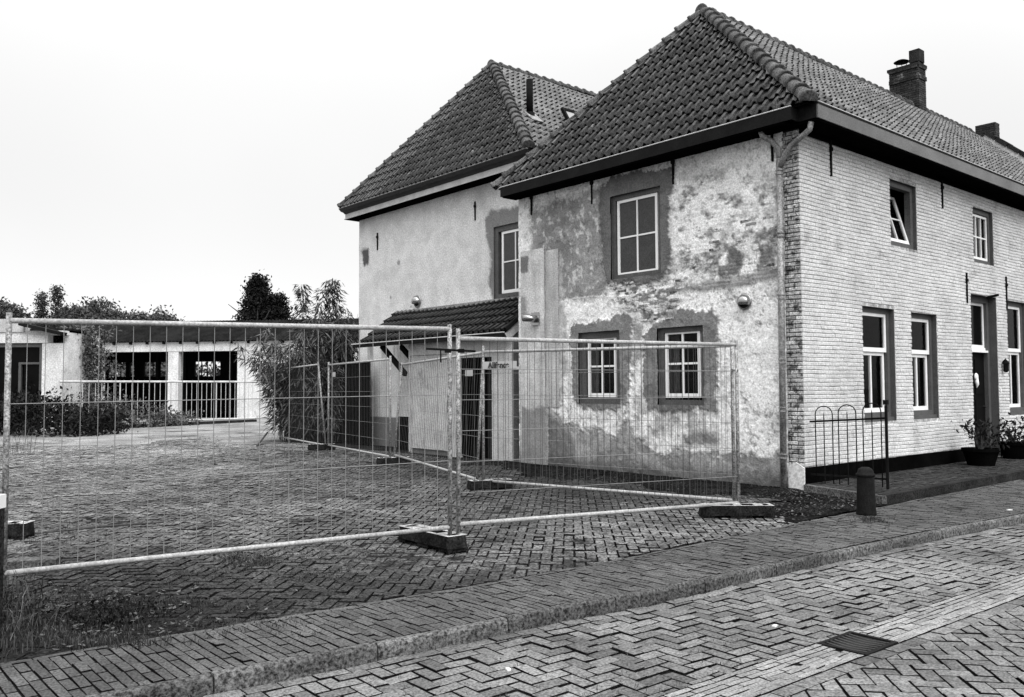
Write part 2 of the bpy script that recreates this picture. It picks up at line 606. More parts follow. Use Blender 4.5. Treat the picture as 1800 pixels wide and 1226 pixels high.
def herringbone(x0, x1, y0, y1, w, gap, rot=0.0, origin=(0, 0), jitter=0.004):
    """rectangles of a 2:1 herringbone that cover the box, turned by rot about origin"""
    c, s = math.cos(rot), math.sin(rot)
    cs = [((x - origin[0]) * c + (y - origin[1]) * s, -(x - origin[0]) * s + (y - origin[1]) * c) for x in (x0, x1) for y in (y0, y1)]
    i0 = int(min(p[0] for p in cs) / w) - 2; i1 = int(max(p[0] for p in cs) / w) + 2
    j0 = int(min(p[1] for p in cs) / w) - 2; j1 = int(max(p[1] for p in cs) / w) + 2
    out = []
    for i in range(i0, i1):
        for j in range(j0, j1):
            r = (i - j) % 4
            if r == 0:
                a, b, aw, bw_ = i * w, j * w, 2 * w, w
            elif r == 3:
                a, b, aw, bw_ = i * w, j * w, w, 2 * w
            else:
                continue
            g = gap / 2
            jx, jy = random.uniform(-jitter, jitter), random.uniform(-jitter, jitter)
            ja = random.gauss(0, 0.018)
            mx, my = a + aw / 2 + jx, b + bw_ / 2 + jy
            hx, hy = aw / 2 - g - random.uniform(0, .003), bw_ / 2 - g - random.uniform(0, .003)
            q = []
            for sx, sy in ((-1, -1), (1, -1), (1, 1), (-1, 1)):
                lx, ly = sx * hx - ja * sy * hy, sy * hy + ja * sx * hx
                X, Y = mx + lx, my + ly
                q.append((origin[0] + X * c - Y * s, origin[1] + X * s + Y * c))
            qx = sum(p[0] for p in q) / 4; qy = sum(p[1] for p in q) / 4
            if x0 - 0.3 < qx < x1 + 0.3 and y0 - 0.3 < qy < y1 + 0.3:
                out.append(q)
    return out


def interp(x, pts):
    if x <= pts[0][0]:
        (x1, y1), (x2, y2) = pts[0], pts[1]
    elif x >= pts[-1][0]:
        (x1, y1), (x2, y2) = pts[-2], pts[-1]
    else:
        for k in range(len(pts) - 1):
            if pts[k][0] <= x <= pts[k + 1][0]:
                (x1, y1), (x2, y2) = pts[k], pts[k + 1]
                break
    return y1 + (y2 - y1) * (x - x1) / (x2 - x1)

# ================================================================== GROUND
KERB = [(-14, -1.98), (-10.62, -2.34), (-9.44, -2.47), (-8.46, -2.56), (-7.76, -2.60), (-7.16, -2.67), (-6.5, -2.74),
        (-5.44, -2.77), (-3.93, -2.85), (-2.41, -2.95), (-0.36, -3.16), (12, -4.1)]
BORD = [(-14, -1.10), (-11.06, -1.33), (-9.82, -1.44), (-9.09, -1.51), (-8.44, -1.56), (-7.77, -1.63), (-6.5, -1.69),
        (-5.16, -1.68), (-2.99, -1.65), (12, -1.62)]


def kerb_y(x): return interp(x, KERB)
def bord_y(x): return interp(x, BORD)
def gut_y(x): return -4.10 - 0.034 * (x + 5.9)


def sheet(name, pts, z, mat, kind='structure'):
    o = put(name, me_from(name, [(x, y, z) for x, y in pts], [tuple(range(len(pts)))], mat))
    return setp(o, kind=kind)


sheet('ground', [(-600, -600), (600, -600), (600, 600), (-600, 600)], -0.3, 'far_ground')
xs = [p[0] for p in BORD]
yard = sheet('yard', [(-60, -1.0)] + [(x, bord_y(x) + 0.01) for x in xs] + [(60, -1.5), (60, 140), (-60, 140)], -0.026, 'yard_bed')
walk = put('pavement', me_from('pavement', [(x, bord_y(x), -0.009) for x in xs] + [(x, kerb_y(x) + 0.04, -0.009) for x in xs],
           [(i, i + len(xs), i + len(xs) + 1, i + 1) for i in range(len(xs) - 1)], 'joint'))
setp(walk, kind='structure')
kx = sorted(set([p[0] for p in KERB]))
nk = len(kx)
road = put('road', me_from('road', [(x, kerb_y(x) + 0.05, -0.114) for x in kx] + [(x, gut_y(x), -0.137) for x in kx] + [(x, -14, -0.142) for x in kx],
           [(r * nk + i, (r + 1) * nk + i, (r + 1) * nk + i + 1, r * nk + i + 1) for r in range(2) for i in range(nk - 1)], 'joint'))
setp(road, kind='structure')


def road_z(x, y):
    t = (kerb_y(x) - y) / max(0.3, kerb_y(x) - gut_y(x))
    return -0.10 - 0.022 * max(0, min(1, t)) if y > gut_y(x) - 0.17 else -0.122 + 0.02 * min(1, (gut_y(x) - 0.34 - y) / 1.5)


def near(poly, m=0.25):
    cx = sum(p[0] for p in poly) / len(poly); cy = sum(p[1] for p in poly) / len(poly)
    q = proj((cx, cy, 0))
    return q is not None and -260 < q[0] < 2060 and q[1] < 1330


# road, upper half: two stretcher rows along the kerb, then herringbone square to it
polys = []
x = -13.0
for row in range(1):
    x = -13.0 + row * 0.1
    while x < 7:
        a, b = x + 0.005, x + 0.205
        y0 = lambda t: kerb_y(t) - 0.012 - row * 0.104
        polys.append([(a, y0(a) - 0.096), (b, y0(b) - 0.096), (b, y0(b)), (a, y0(a))])
        x += 0.21
for q in herringbone(-12.6, 7, -4.75, -2.1, 0.105, 0.012, math.radians(-2.0), (-6, -3), 0.004):
    cx = sum(p[0] for p in q) / 4
    s1 = (kerb_y(cx + .2) - kerb_y(cx - .2)) / .4
    q = clip_poly(q, -s1, 1, kerb_y(cx) - s1 * cx - 0.118)
    q = clip_poly(q, -0.034, -1, -(gut_y(0) + 0.006)) if len(q) > 2 else q
    if len(q) > 2:
        polys.append(q)
polys = [q for q in polys if near(q)]
pave(road, polys, road_z, 'road_paver', 'paving_brick', 'paving_bricks_further_off', 0.010, 0.03, 0.003, 0.02)

# drain channel: seven courses of narrow light bricks laid along it
gutter = put('drain_channel', me_from('drain_channel', [(-12, gut_y(-12), -0.132), (-12, gut_y(-12) - .35, -0.132), (8, gut_y(8) - .35, -0.132), (8, gut_y(8), -0.132)], [(0, 1, 2, 3)], 'joint'))
setp(gutter, kind='structure')
polys = []
GR = (-6.76, -6.33)
for r in range(7):
    x = -11.5 + random.random() * 0.2
    while x < 6:
        l = 0.205
        a, b = x + 0.003, x + l - 0.003
        ya, yb = gut_y(a) - 0.004 - r * 0.0485, gut_y(b) - 0.004 - r * 0.0485
        q = [(a, ya - 0.041), (b, yb - 0.041), (b, yb), (a, ya)]
        if b > GR[0] and a < GR[1] and r < 7:
            if a < GR[0] - 0.03:
                q = clip_poly(q, 1, 0, GR[0] - 0.004)
            elif b > GR[1] + 0.03:
                q = clip_poly(q, -1, 0, -GR[1] - 0.004)
            else:
                q = []
        if len(q) > 2 and near(q):
            polys.append(q)
        x += l
pave(gutter, polys, lambda x, y: -0.121 - 0.006 * math.sin(math.pi * max(0, min(1, (gut_y(x) - y) / 0.34))), 'gutter_brick', 'channel_brick', 'channel_bricks_further_off', 0.005, 0.02, 0.0015, 0.02)

# road, far side of the channel: herringbone at 45 degrees with a straight row against the channel
rd2 = []
x = -12.0
while x < 7:
    a, b = x + 0.004, x + 0.206
    ya, yb = gut_y(a) - 0.352, gut_y(b) - 0.352
    rd2.append([(a, ya - 0.098), (b, yb - 0.098), (b, yb), (a, ya)])
    x += 0.21
for q in herringbone(-12, 3, -8.0, -4.3, 0.105, 0.012, math.radians(43), (-6, -5), 0.003):
    q = clip_poly(q, 0.034, 1, gut_y(0) - 0.458)
    if len(q) > 2:
        rd2.append(q)
rd2 = [q for q in rd2 if near(q)]
far_lane = sheet('road_far_lane', [(-12, gut_y(-12) - .349), (-12, -12), (8, -12), (8, gut_y(8) - .349)], -0.131, 'joint')
pave(far_lane, rd2, road_z, 'road_paver', 'paving_brick', 'paving_bricks_further_off', 0.008, 0.025, 0.002, 0.015)

# pavement: narrow bricks laid square to the kerb, with one edging course
polys = []
x = -13.0
i = 0
while x < 4:
    w = 0.064 + random.uniform(-0.002, 0.002)
    xa, xb = x + 0.005, x + w - 0.005
    yb, yk = bord_y(x) - 0.058, kerb_y(x) + 0.067
    y = yk + random.choice((0.0, 0.07, 0.14)) - 0.2
    sk = random.uniform(-0.004, 0.004)
    while y < yb:
        l = 0.205
        q = [(xa + sk, y + 0.005), (xb + sk, y + 0.005), (xb, y + l - 0.005), (xa, y + l - 0.005)]
        q = clip_poly(q, 0, 1, yb)
        if len(q) > 2:
            q = clip_poly(q, 0, -1, -yk)
        if len(q) > 2 and near(q):
            polys.append(q)
        y += l
    x += w
x = -13.0
while x < 4:
    a, b = x + 0.003, x + 0.207
    q = [(a, bord_y(a) - 0.052), (b, bord_y(b) - 0.052), (b, bord_y(b) - 0.004), (a, bord_y(a) - 0.004)]
    if near(q):
        polys.append(q)
    x += 0.21
pave(walk, polys, lambda x, y: 0.0, 'walk_brick', 'pavement_brick', 'pavement_bricks_further_off', 0.005, 0.02, 0.002, 0.02)

# kerb stones, each one its own piece
kerb = thing('kerb', (-7, -2.6, -0.1), 'long low concrete kerb between brick pavement and herringbone road', 'kerb')
x = -13.2
while x < 8:
    a, b = x + 0.006, x + 0.994
    drop = (0.002 if a < -6.6 else -0.004) + random.uniform(-.005, .003)
    n = 4
    mb = MB()
    prof = lambda t, top: [(0.0, -0.17), (0.0, top - 0.025), (0.010, top - 0.006), (0.022, top), (0.062, top), (0.062, -0.17)]
    for k in range(n):
        t0, t1 = a + (b - a) * k / n, a + (b - a) * (k + 1) / n
        v = []
        for t in (t0, t1):
            tp = drop + random.gauss(0, 0.0015) if False else drop
            for dy, z in prof(t, tp):
                v.append((t, kerb_y(t) + dy, z))
        fs = [(j, j + 6, j + 7, j + 1) for j in range(5)]
        mb.add(v, fs)
        if k == 0:
            mb.add(v[:6], [(0, 1, 2, 3, 4, 5)])
        if k == n - 1:
            mb.add(v[6:], [(5, 4, 3, 2, 1, 0)])
    mb.build('kerb_stone', 'kerb', kerb)
    x += 1.0

# yard: old herringbone pavers, mossy, laid at 45 degrees to the house
polys = []
for q in herringbone(-15, 2.5, -1.9, 24, 0.105, 0.016, math.radians(45.6), (-6, 2), 0.004):
    cx = sum(p[0] for p in q) / 4; cy = sum(p[1] for p in q) / 4
    pq = proj((cx, cy, 0))
    if pq is None or not (-220 < pq[0] < 1700) or pq[2] > 26.5 + 1.2 * math.sin(cx * 2) or pq[1] > 1300 or (cx > -0.3 and cy > 7):
        continue
    if cy < 7.2 and cx > -1.25 - 0.35 * math.sin(cy * 1.7) + 0.15 * math.sin(cy * 5.1) and cy > -1.1:
        continue
    if cx > -2.6 and cy < -0.3 and cx > -2.6 + 0.4 * math.sin(cy * 6):
        continue
    s1 = (bord_y(cx + .2) - bord_y(cx - .2)) / .4
    q = clip_poly(q, s1, -1, -(bord_y(cx) - s1 * cx) - 0.006)
    if len(q) > 2:
        polys.append(q)


def yard_z(x, y):
    return 0.010 * math.sin(x * 1.9 + y * 0.7) + 0.010 * math.sin(y * 1.3 - x * 0.6) - 0.004


# how clean the pavers are: worn bare on the drive by the house, mossy towards the overgrown near corner
MOSS = [(-10.29, -0.68, 0.55, 0.006)] * 4 + [(-10.73, -0.57, 0.8, 0.02)] * 2 + [(-9.6, -0.4, 1.9, 0.035), (-10.6, 0.6, 1.6, 0.05), (-8.2, -0.9, 1.3, 0.045), (-6.2, -0.6, 1.6, 0.15), (-4.6, -1.0, 1.5, 0.17), (-7.2, 1.2, 1.5, 0.10), (-4.8, 1.6, 1.8, 0.07),
        (-8.5, 5.0, 3.5, 0.14), (-5.5, 6.0, 2.5, 0.10), (-6, 12, 4, 0.19), (-3.2, 8, 2.2, 0.03), (-2.2, 3.0, 1.3, 0.03), (-2.2, 12, 1.6, 0.03), (-5, 16, 4, 0.26), (-7.5, 9, 3, 0.18), (-1, 19, 3, 0.2)]


def yard_tone(x, y):
    a = b = 0
    for mx, my, r, t in MOSS:
        w = math.exp(-((x - mx) ** 2 + (y - my) ** 2) / (r * r)) + 1e-5
        a += w * t; b += w
    n = float(fbm(np.array([x * 1.3 + 50]), np.array([y * 1.3 + 50]), 300)[0])
    n2 = float(fbm(np.array([x * .7 + 9]), np.array([y * .7 + 30]), 320)[0])
    return max(.008, a / b * 0.8 * (0.6 + 0.8 * n) * (0.65 + .7 * n2))


pave(yard, polys, yard_z, 'yard_paver', 'yard_paver', 'yard_pavers_further_off', 0.008, 0.03, 0.003, 0.025, tone=yard_tone, jmat='yard_joint')
fy = [cw(-18, 24.5), cw(-8, 25), cw(-4, 26.5), cw(2, 27), cw(2, 60), cw(-60, 60), cw(-60, 24)]
sheet('yard_far_part', [(p.x, p.y) for p in fy], -0.004, 'far_yard')

# bare earth along the foot of the house
mb = MB()
nx, ny = 26, 60
V = []
for j in range(ny + 1):
    y = -1.62 + (7.2 + 1.62) * j / ny
    for i in range(nx + 1):
        t = i / nx
        edge = -1.45 - 0.3 * math.sin(y * 1.7) + 0.1 * math.sin(y * 6.0) if y > -0.6 else -2.9 + 0.2 * math.sin(y * 5)
        x = edge * (1 - t) + (0.02 if y > 0 else 0.02 - 0.34 * (-y)) * t
        z = -0.008 + 0.02 * math.sin(math.pi * t) + random.uniform(-0.006, 0.006) + (0.02 * t if y > 0 else 0)
        V.append((x, y, z))
F = [(j * (nx + 1) + i, j * (nx + 1) + i + 1, (j + 1) * (nx + 1) + i + 1, (j + 1) * (nx + 1) + i) for j in range(ny) for i in range(nx)]
setp(put('earth_strip', me_from('earth_strip', V, F, 'earth', True)), kind='structure')

# raised pavement in front of the house
mb = MB()
front = put('front_pavement', me_from('front_pavement', [(-0.42, -1.40, 0.085), (14, -1.40, 0.085), (14, 0.0, 0.085), (-0.02, 0.0, 0.085),
                                                        (-0.42, -1.40, -0.05), (14, -1.40, -0.05), (-0.02, 0, -0.05)],
            [(0, 1, 2, 3), (0, 4, 5, 1), (3, 6, 4, 0)], 'joint'))
setp(front, kind='structure')
polys = []
y = -1.39
while y < -0.02:
    x = -0.5 + random.random() * 0.2
    while x < 12:
        q = [(x + .003, y + .003), (x + .207, y + .003), (x + .207, y + .062), (x + .003, y + .062)]
        q = clip_poly(q, -1.40, 0.40, 0.028)
        if len(q) > 2:
            polys.append(q)
        x += 0.21
    y += 0.065
pave(front, polys, lambda x, y: 0.094, 'front_brick', 'pavement_brick', 'pavement_bricks_further_off', 0.004, 0.012, 0.002, 0.02)
x = -0.5
while x < 13:
    mb = MB()
    mb.box(x + .003, x + .897, -1.53, -1.403, -0.06, 0.105)
    mb.build('edge_stone', 'stone_dark', front)
    x += 0.9
for k in range(2):
    mb = MB()
    a = Vector((-0.51, -1.52, 0.02)); b = Vector((-0.04, -0.06, 0.02))
    p0 = a + (b - a) * (0.004 + 0.5 * k); p1 = a + (b - a) * (0.496 + 0.5 * k)
    mb.beam(p0 - Vector((.05, 0, 0)), p1 - Vector((.05, 0, 0)), 0.10, 0.155)
    mb.build('edge_stone', 'kerb', front)

# drain grate
g = thing('drain_grate', (-6.545, -4.27, -0.12), 'square slotted iron drain grate set in the light brick channel', 'grate')
mb = MB()
gx0, gx1 = GR[0], GR[1]
gy0, gy1 = gut_y(-6.55) - 0.345, gut_y(-6.55) - 0.002
for a in ((gx0, gx1, gy0, gy0 + .03), (gx0, gx1, gy1 - .03, gy1), (gx0, gx0 + .03, gy0 + .03, gy1 - .03), (gx1 - .03, gx1, gy0 + .03, gy1 - .03)):
    mb.box(a[0], a[1], a[2], a[3], -0.16, -0.117)
mb.build('frame', 'cast_iron', g)
put('pit', me_from('pit', [(gx0 + .02, gy0 + .02, -.1285), (gx1 - .02, gy0 + .02, -.1285), (gx1 - .02, gy1 - .02, -.1285), (gx0 + .02, gy1 - .02, -.1285)], [(0, 1, 2, 3)], 'hole'), g)
for k in range(7):
    mb = MB()
    xx = gx0 + .03 + (gx1 - gx0 - .06) * (k + 0.75) / 7.5
    for j in range(6):
        t0, t1 = j / 6, (j + 1) / 6
        z0, z1 = -0.118 - 0.01 * math.sin(math.pi * t0), -0.118 - 0.01 * math.sin(math.pi * t1)
        ya, yb = gy0 + .03 + (gy1 - gy0 - .06) * t0, gy0 + .03 + (gy1 - gy0 - .06) * t1
        mb.add([(xx - .0085, ya, z0), (xx + .0085, ya, z0), (xx + .0085, yb, z1), (xx - .0085, yb, z1),
                (xx - .0085, ya, z0 - .012), (xx + .0085, ya, z0 - .012), (xx + .0085, yb, z1 - .012), (xx - .0085, yb, z1 - .012)],
               [(0, 1, 2, 3), (0, 3, 7, 4), (1, 5, 6, 2)])
    mb.build('grate_bar', 'grate_iron', g)

# ================================================================== HOUSES
def beam_box(parent, name, x0, x1, y0, y1, z0, z1, mat):
    mb = MB(); mb.box(x0, x1, y0, y1, z0, z1)
    return mb.build(name, mat, parent)


TILE_W, TILE_R, TILE_L = 0.198, 0.312, 0.375


def tile_profile(t):
    """pantile: a roll whose free edge laps over the neighbour (t = 0), then a wide pan"""
    if t < 0.14:
        return 0.030 + 0.020 * math.sin(math.pi / 2 * t / 0.14)
    if t < 0.50:
        u = (t - 0.14) / 0.36
        return 0.050 - 0.072 * (u * u * (3 - 2 * u))
    return -0.022 + 0.010 * ((t - 0.5) / 0.5) ** 2


def tile_verts(a0, b0, clampf=None, jit=0.0, w=TILE_W, lift=0.046, mirror=False):
    """one pantile in roof-plane coordinates (along the eave, up the slope, out of the plane)"""
    n = 11
    v = []
    for row, (bb, cc, dn) in enumerate(((0.0, lift + 0.02, 0.0), (TILE_L, 0.006, 0.0), (0.0, lift + 0.02, 0.016), (0.16, lift * .5 + 0.01, 0.02))):
        for k in range(n):
            t = k / (n - 1)
            a = a0 + ((1 - t) * (w + 0.03) - 0.03 if mirror else t * (w + 0.03)) + jit * (1 - bb / TILE_L)
            b = b0 + bb
            c = cc + tile_profile(t) - dn
            if clampf:
                lo, hi = clampf(b)
                a = min(max(a, lo), hi)
            v.append((a, b, c))
    f = []
    for k in range(n - 1):
        f.append((k, k + 1, n + k + 1, n + k))
        f.append((k, 2 * n + k, 2 * n + k + 1, k + 1))
        f.append((2 * n + k, 3 * n + k, 3 * n + k + 1, 2 * n + k + 1))
    m = len(v)
    v += [(v[0][0], v[0][1], v[0][2] - 0.06), (v[n][0], v[n][1], v[n][2] - 0.06)]
    f.append((0, n, m + 1, m))
    f.append((n - 1, 2 * n + n - 1, 3 * n + n - 1, n + n - 1))
    return v, f


TILE_MESHES = {}


def tile_mesh(mat, flip):
    if (mat, flip) not in TILE_MESHES:
        v, f = tile_verts(0, 0, mirror=(mat == 'tile_lit'))
        if flip != (mat == 'tile_lit'):
            f = [q[::-1] for q in f]
        me = me_from('roof_tile', v, f, mat)
        me.polygons.foreach_set('use_smooth', [i % 3 == 0 for i in range(30)] + [False] * 2)
        TILE_MESHES[(mat, flip)] = me
    return TILE_MESHES[(mat, flip)]


def roof_face(roof, O, A, B, width, rise_len, kl, kr, mat, singles, rows_skip=0, w=TILE_W):
    """covers one roof plane; kl, kr: how far the left and right edges move in per metre up the slope.
    singles: list that collects candidates for tiles built as objects of their own"""
    O, A, B = Vector(O), Vector(A).normalized(), Vector(B).normalized()
    Nn = A.cross(B)
    flip = False
    if Nn.z < 0:
        Nn = -Nn; flip = True
    clampf = lambda b: (kl * b, max(kl * b, width - kr * b))
    j = 0
    while j * TILE_R < rise_len - 0.12:
        b = j * TILE_R
        i0 = int((kl * b) / w) - 1
        i1 = int((width - kr * b) / w) + 1
        for i in range(i0, i1 + 1):
            a = i * w + random.uniform(-0.004, 0.004)
            lo, hi = clampf(b); lo2, hi2 = clampf(b + TILE_L)
            if a + w < lo or a > hi:
                continue
            whole = a > max(lo, lo2) + 0.01 and a + w < min(hi, hi2) - 0.01 and b + TILE_L < rise_len
            c = O + A * (a + w / 2) + B * (b + 0.15)
            slip = -random.uniform(.02, .05) if random.random() < .025 and j > 0 else random.uniform(-0.007, 0.007)
            singles.append((c, whole, a, b + slip, O + Nn * (0.022 * math.sin(a * 1.15 + 1) * math.sin(b * .8) + random.uniform(-.004, .004)), A, B, Nn, flip, clampf, rise_len, mat, w))
        j += 1


def finish_roof(roof, singles, most=300, name='roof_tile', rest='roof_tiles_further_off'):
    keyed = []
    for s in singles:
        q = proj(s[0])
        vis = q is not None and -20 < q[0] < 1820 and -20 < q[1] < 1240
        facing = (CAM - s[0]).dot(s[7]) > 0
        size = abs((CAM - s[0]).normalized().dot(s[7])) / (q[2] ** 2) if q else 0
        keyed.append((0 if (vis and facing) else 1, -size, id(s), s))
    keyed.sort(key=lambda t: t[:3])
    rest_mb = {}
    for n, (hid, _, _, s) in enumerate(keyed):
        c, whole, a, b, O, A, B, Nn, flip, clampf, rl, mat, w = s
        if n < most and not hid:
            if whole and w == TILE_W:
                o = put(name, tile_mesh(mat, flip), roof)
                p = O + A * a + B * b + Nn * random.uniform(-0.003, 0.004)
                jr = random.gauss(0, 0.012)
                A2 = (A + B * jr).normalized(); B2 = (B - A * jr).normalized()
                m4 = Matrix.Identity(4)
                for k in range(3):
                    m4[k][0] = A2[k]; m4[k][1] = B2[k]; m4[k][2] = Nn[k]; m4[k][3] = p[k]
                o.matrix_basis = m4
                continue
            v, f = tile_verts(a, b, clampf, w=w, mirror=(mat == 'tile_lit'))
            vv = [O + A * x + B * min(y, rl) + Nn * z for x, y, z in v]
            put(name, me_from(name, vv, [q[::-1] for q in f] if flip else f, mat, False), roof)
        else:
            v, f = tile_verts(a, b, clampf, random.gauss(0, 0.004), w=w, mirror=(mat == 'tile_lit'))
            vv = [O + A * x + B * min(y, rl) + Nn * z for x, y, z in v]
            rest_mb.setdefault(mat, MB()).add(vv, [q[::-1] for q in f] if flip else f, random.random())
    for mat, mb in rest_mb.items():
        o = mb.build(rest, mat, roof, tints=True)
        o['kind'] = 'stuff'


CAPS = {}


def cap_mesh(mat, r, l):
    """half-round ridge tile, wider at its lower end, along +x"""
    key = (mat, r, l)
    if key not in CAPS:
        n = 9
        v = []
        for x, rr, out in ((0.0, r * 1.16, 1), (0.055, r * 1.14, 1), (0.06, r, 1), (l + 0.05, r * 0.86, 1), (0.0, r * 1.16 - 0.024, 0)):
            for k in range(n):
                t = math.pi * (-0.08 + 1.16 * k / (n - 1))
                v.append((x, rr * math.cos(t), rr * math.sin(t) * 0.95))
        f = []
        for a, b in ((0, 1), (1, 2), (2, 3), (4, 0)):
            for k in range(n - 1):
                f.append((a * n + k, b * n + k, b * n + k + 1, a * n + k + 1))
        f.append(tuple(range(4 * n, 5 * n)))
        CAPS[key] = me_from('ridge_tile', v, f, mat)
        CAPS[key].polygons.foreach_set('use_smooth', [True] * (len(f) - 1) + [False])
    return CAPS[key]


def cap_run(roof, P, Q, r, mat='ridge', l=0.33, name='ridge_tile', lift=0.02):
    P, Q = Vector(P), Vector(Q)
    d = (Q - P); L = d.length; d.normalize()
    n = int(round(L / l)); l = L / n
    side = d.cross(Vector((0, 0, 1))).normalized(); up = side.cross(d).normalized()
    me = cap_mesh(mat, r, 0.33)
    for i in range(n):
        o = put(name, me, roof)
        p = P + d * (i * l) + up * (lift + random.uniform(-0.004, 0.006))
        jr = random.gauss(0, 0.02)
        d2 = (d + side * jr).normalized(); s2 = d2.cross(Vector((0, 0, 1))).normalized(); u2 = s2.cross(d2)
        # tile tips up a little at its lower end
        m4 = Matrix.Identity(4)
        d3 = (d2 - u2 * 0.05).normalized(); u3 = s2.cross(d3)
        for k in range(3):
            m4[k][0] = d3[k]; m4[k][1] = -s2[k]; m4[k][2] = u3[k]; m4[k][3] = p[k]
        o.matrix_basis = m4


# one window with a recessed frame: built in a frame (s along the wall to the viewer's right, z up, d into the wall)
def window(parent, P, s0, s1, z0, z1, d, fw, cols, rows, sash=None, glass='glass_dark', label=None, mull=0.024, frame='frame_grey', sashw=0.05, splits=None, name='window', sill=None, tilt=0.0, curtain=0.0):
    """P(s, z, depth) -> world point. sash: (s0,s1,z0,z1) of the white sash"""
    def boxp(mb, a0, a1, b0, b1, d0, d1):
        vs = [P(a, b, dd) for dd in (d0, d1) for a, b in ((a0, b0), (a1, b0), (a1, b1), (a0, b1))]
        mb.add(vs, [(0, 1, 2, 3), (7, 6, 5, 4), (0, 4, 5, 1), (1, 5, 6, 2), (2, 6, 7, 3), (3, 7, 4, 0)])
    # frame: four timber members butted together
    mb = MB()
    boxp(mb, s0, s1, z1 - fw, z1, d, d + 0.11)
    boxp(mb, s0, s1, z0, z0 + fw, d, d + 0.11)
    boxp(mb, s0, s0 + fw, z0 + fw, z1 - fw, d, d + 0.11)
    boxp(mb, s1 - fw, s1, z0 + fw, z1 - fw, d, d + 0.11)
    win = mb.build(name, frame, parent)
    if label:
        win['label'] = label
    if sill:
        mb = MB(); boxp(mb, s0 - 0.0, s1 + 0.0, z0 - sill, z0 - 0.002, d - 0.06, d + 0.11); mb.build('sill', frame, win)
    if curtain:
        for sd_ in (0, 1):
            wv = (s1 - s0) * curtain * (1.0 if sd_ else .7)
            e0 = s0 + fw if sd_ == 0 else s1 - fw - wv
            V = []; n_ = 16
            for i_ in range(n_ + 1):
                for zz_ in (z0 + fw, z1 - fw):
                    V.append(P(e0 + wv * i_ / n_, zz_, d + 0.20 + 0.018 * math.sin(i_ * 1.9)))
            put('curtain', me_from('curtain', V, [(2 * i_, 2 * i_ + 2, 2 * i_ + 3, 2 * i_ + 1) for i_ in range(n_)], 'curtain', True), win)
    lights = [sash] if sash else [(s0 + fw, s1 - fw, z0 + fw, z1 - fw)]
    if splits:
        lights = splits
    for li, lt in enumerate(lights):
        a0, a1, b0, b1 = lt[:4]
        c, r = (lt[4], lt[5]) if len(lt) > 5 else (cols, rows)
        sd = d + 0.02 + (lt[6] if len(lt) > 6 else 0.0)
        def P2(s, z, dd):
            return P(s, b0 + (z - b0) * math.cos(tilt), dd + (z - b0) * math.sin(tilt))
        def boxq(mb, A0, A1, B0, B1, d0, d1):
            vs = [P2(a, b, dd) for dd in (d0, d1) for a, b in ((A0, B0), (A1, B0), (A1, B1), (A0, B1))]
            mb.add(vs, [(0, 1, 2, 3), (7, 6, 5, 4), (0, 4, 5, 1), (1, 5, 6, 2), (2, 6, 7, 3), (3, 7, 4, 0)])
        sw = sashw
        mb = MB()
        boxq(mb, a0, a1, b0, b0 + sw * 1.25, sd, sd + 0.05)
        boxq(mb, a0, a1, b1 - sw, b1, sd, sd + 0.05)
        boxq(mb, a0, a0 + sw, b0 + sw * 1.25, b1 - sw, sd, sd + 0.05)
        boxq(mb, a1 - sw, a1, b0 + sw * 1.25, b1 - sw, sd, sd + 0.05)
        mb.build('sash', 'frame_white', win)
        ia0, ia1, ib0, ib1 = a0 + sw, a1 - sw, b0 + sw * 1.25, b1 - sw
        for k in range(1, c):
            mb = MB(); xx = ia0 + (ia1 - ia0) * k / c
            boxq(mb, xx - mull / 2, xx + mull / 2, ib0, ib1, sd + 0.004, sd + 0.044); mb.build('glazing_bar', 'frame_white', win)
        for k in range(1, r):
            mb = MB(); zz = ib0 + (ib1 - ib0) * k / r
            for kk in range(c):
                x0_ = ia0 + (ia1 - ia0) * kk / c + (mull / 2 if kk else 0); x1_ = ia0 + (ia1 - ia0) * (kk + 1) / c - (mull / 2 if kk < c - 1 else 0)
                boxq(mb, x0_, x1_, zz - mull / 2, zz + mull / 2, sd + 0.006, sd + 0.042)
            mb.build('glazing_bar', 'frame_white', win)
        for i in range(c):
            for j in range(r):
                mb = MB()
                xa = ia0 + (ia1 - ia0) * i / c; xb = ia0 + (ia1 - ia0) * (i + 1) / c
                za = ib0 + (ib1 - ib0) * j / r; zb = ib0 + (ib1 - ib0) * (j + 1) / r
                boxq(mb, xa, xb, za, zb, sd + 0.02, sd + 0.028)
                mb.build('pane', glass, win)
    return win


def reveals(mb, P, holes, depth, d0=0.0):
    for s0, s1, z0, z1 in holes:
        c = [(s0, z0), (s1, z0), (s1, z1), (s0, z1)]
        for k in range(4):
            a, b = c[k], c[(k + 1) % 4]
            mb.add([P(a[0], a[1], d0), P(b[0], b[1], d0), P(b[0], b[1], depth), P(a[0], a[1], depth)], [(0, 1, 2, 3)])


# ------------------------------------------------------------------ the white house on the corner
def brick_geo(a, b, z0, z1, pr, P):
    bv = 0.009; bh = 0.0012
    xm = (a + b) / 2
    dz = random.gauss(0, 0.0018) + 0.008 * math.sin(xm * .83 + 1) * math.sin(z0 * .9) + 0.005 * math.sin(xm * 2.6 + z0 * 1.7); t = random.gauss(0, 0.012) + 0.009 * math.cos(xm * .83 + 1)
    v = [P(x, z + dz + t * (x - (a + b) / 2), d) for x, z, d in
         ((a, z0, 0.006), (b, z0, 0.006), (b, z1, 0.006), (a, z1, 0.006),
          (a + bh, z0 + bv, -pr), (b - bh, z0 + bv, -pr), (b - bh, z1 - bv, -pr), (a + bh, z1 - bv, -pr))]
    return v, [(4, 5, 6, 7), (0, 1, 5, 4), (1, 2, 6, 5), (2, 3, 7, 6), (3, 0, 4, 7)]



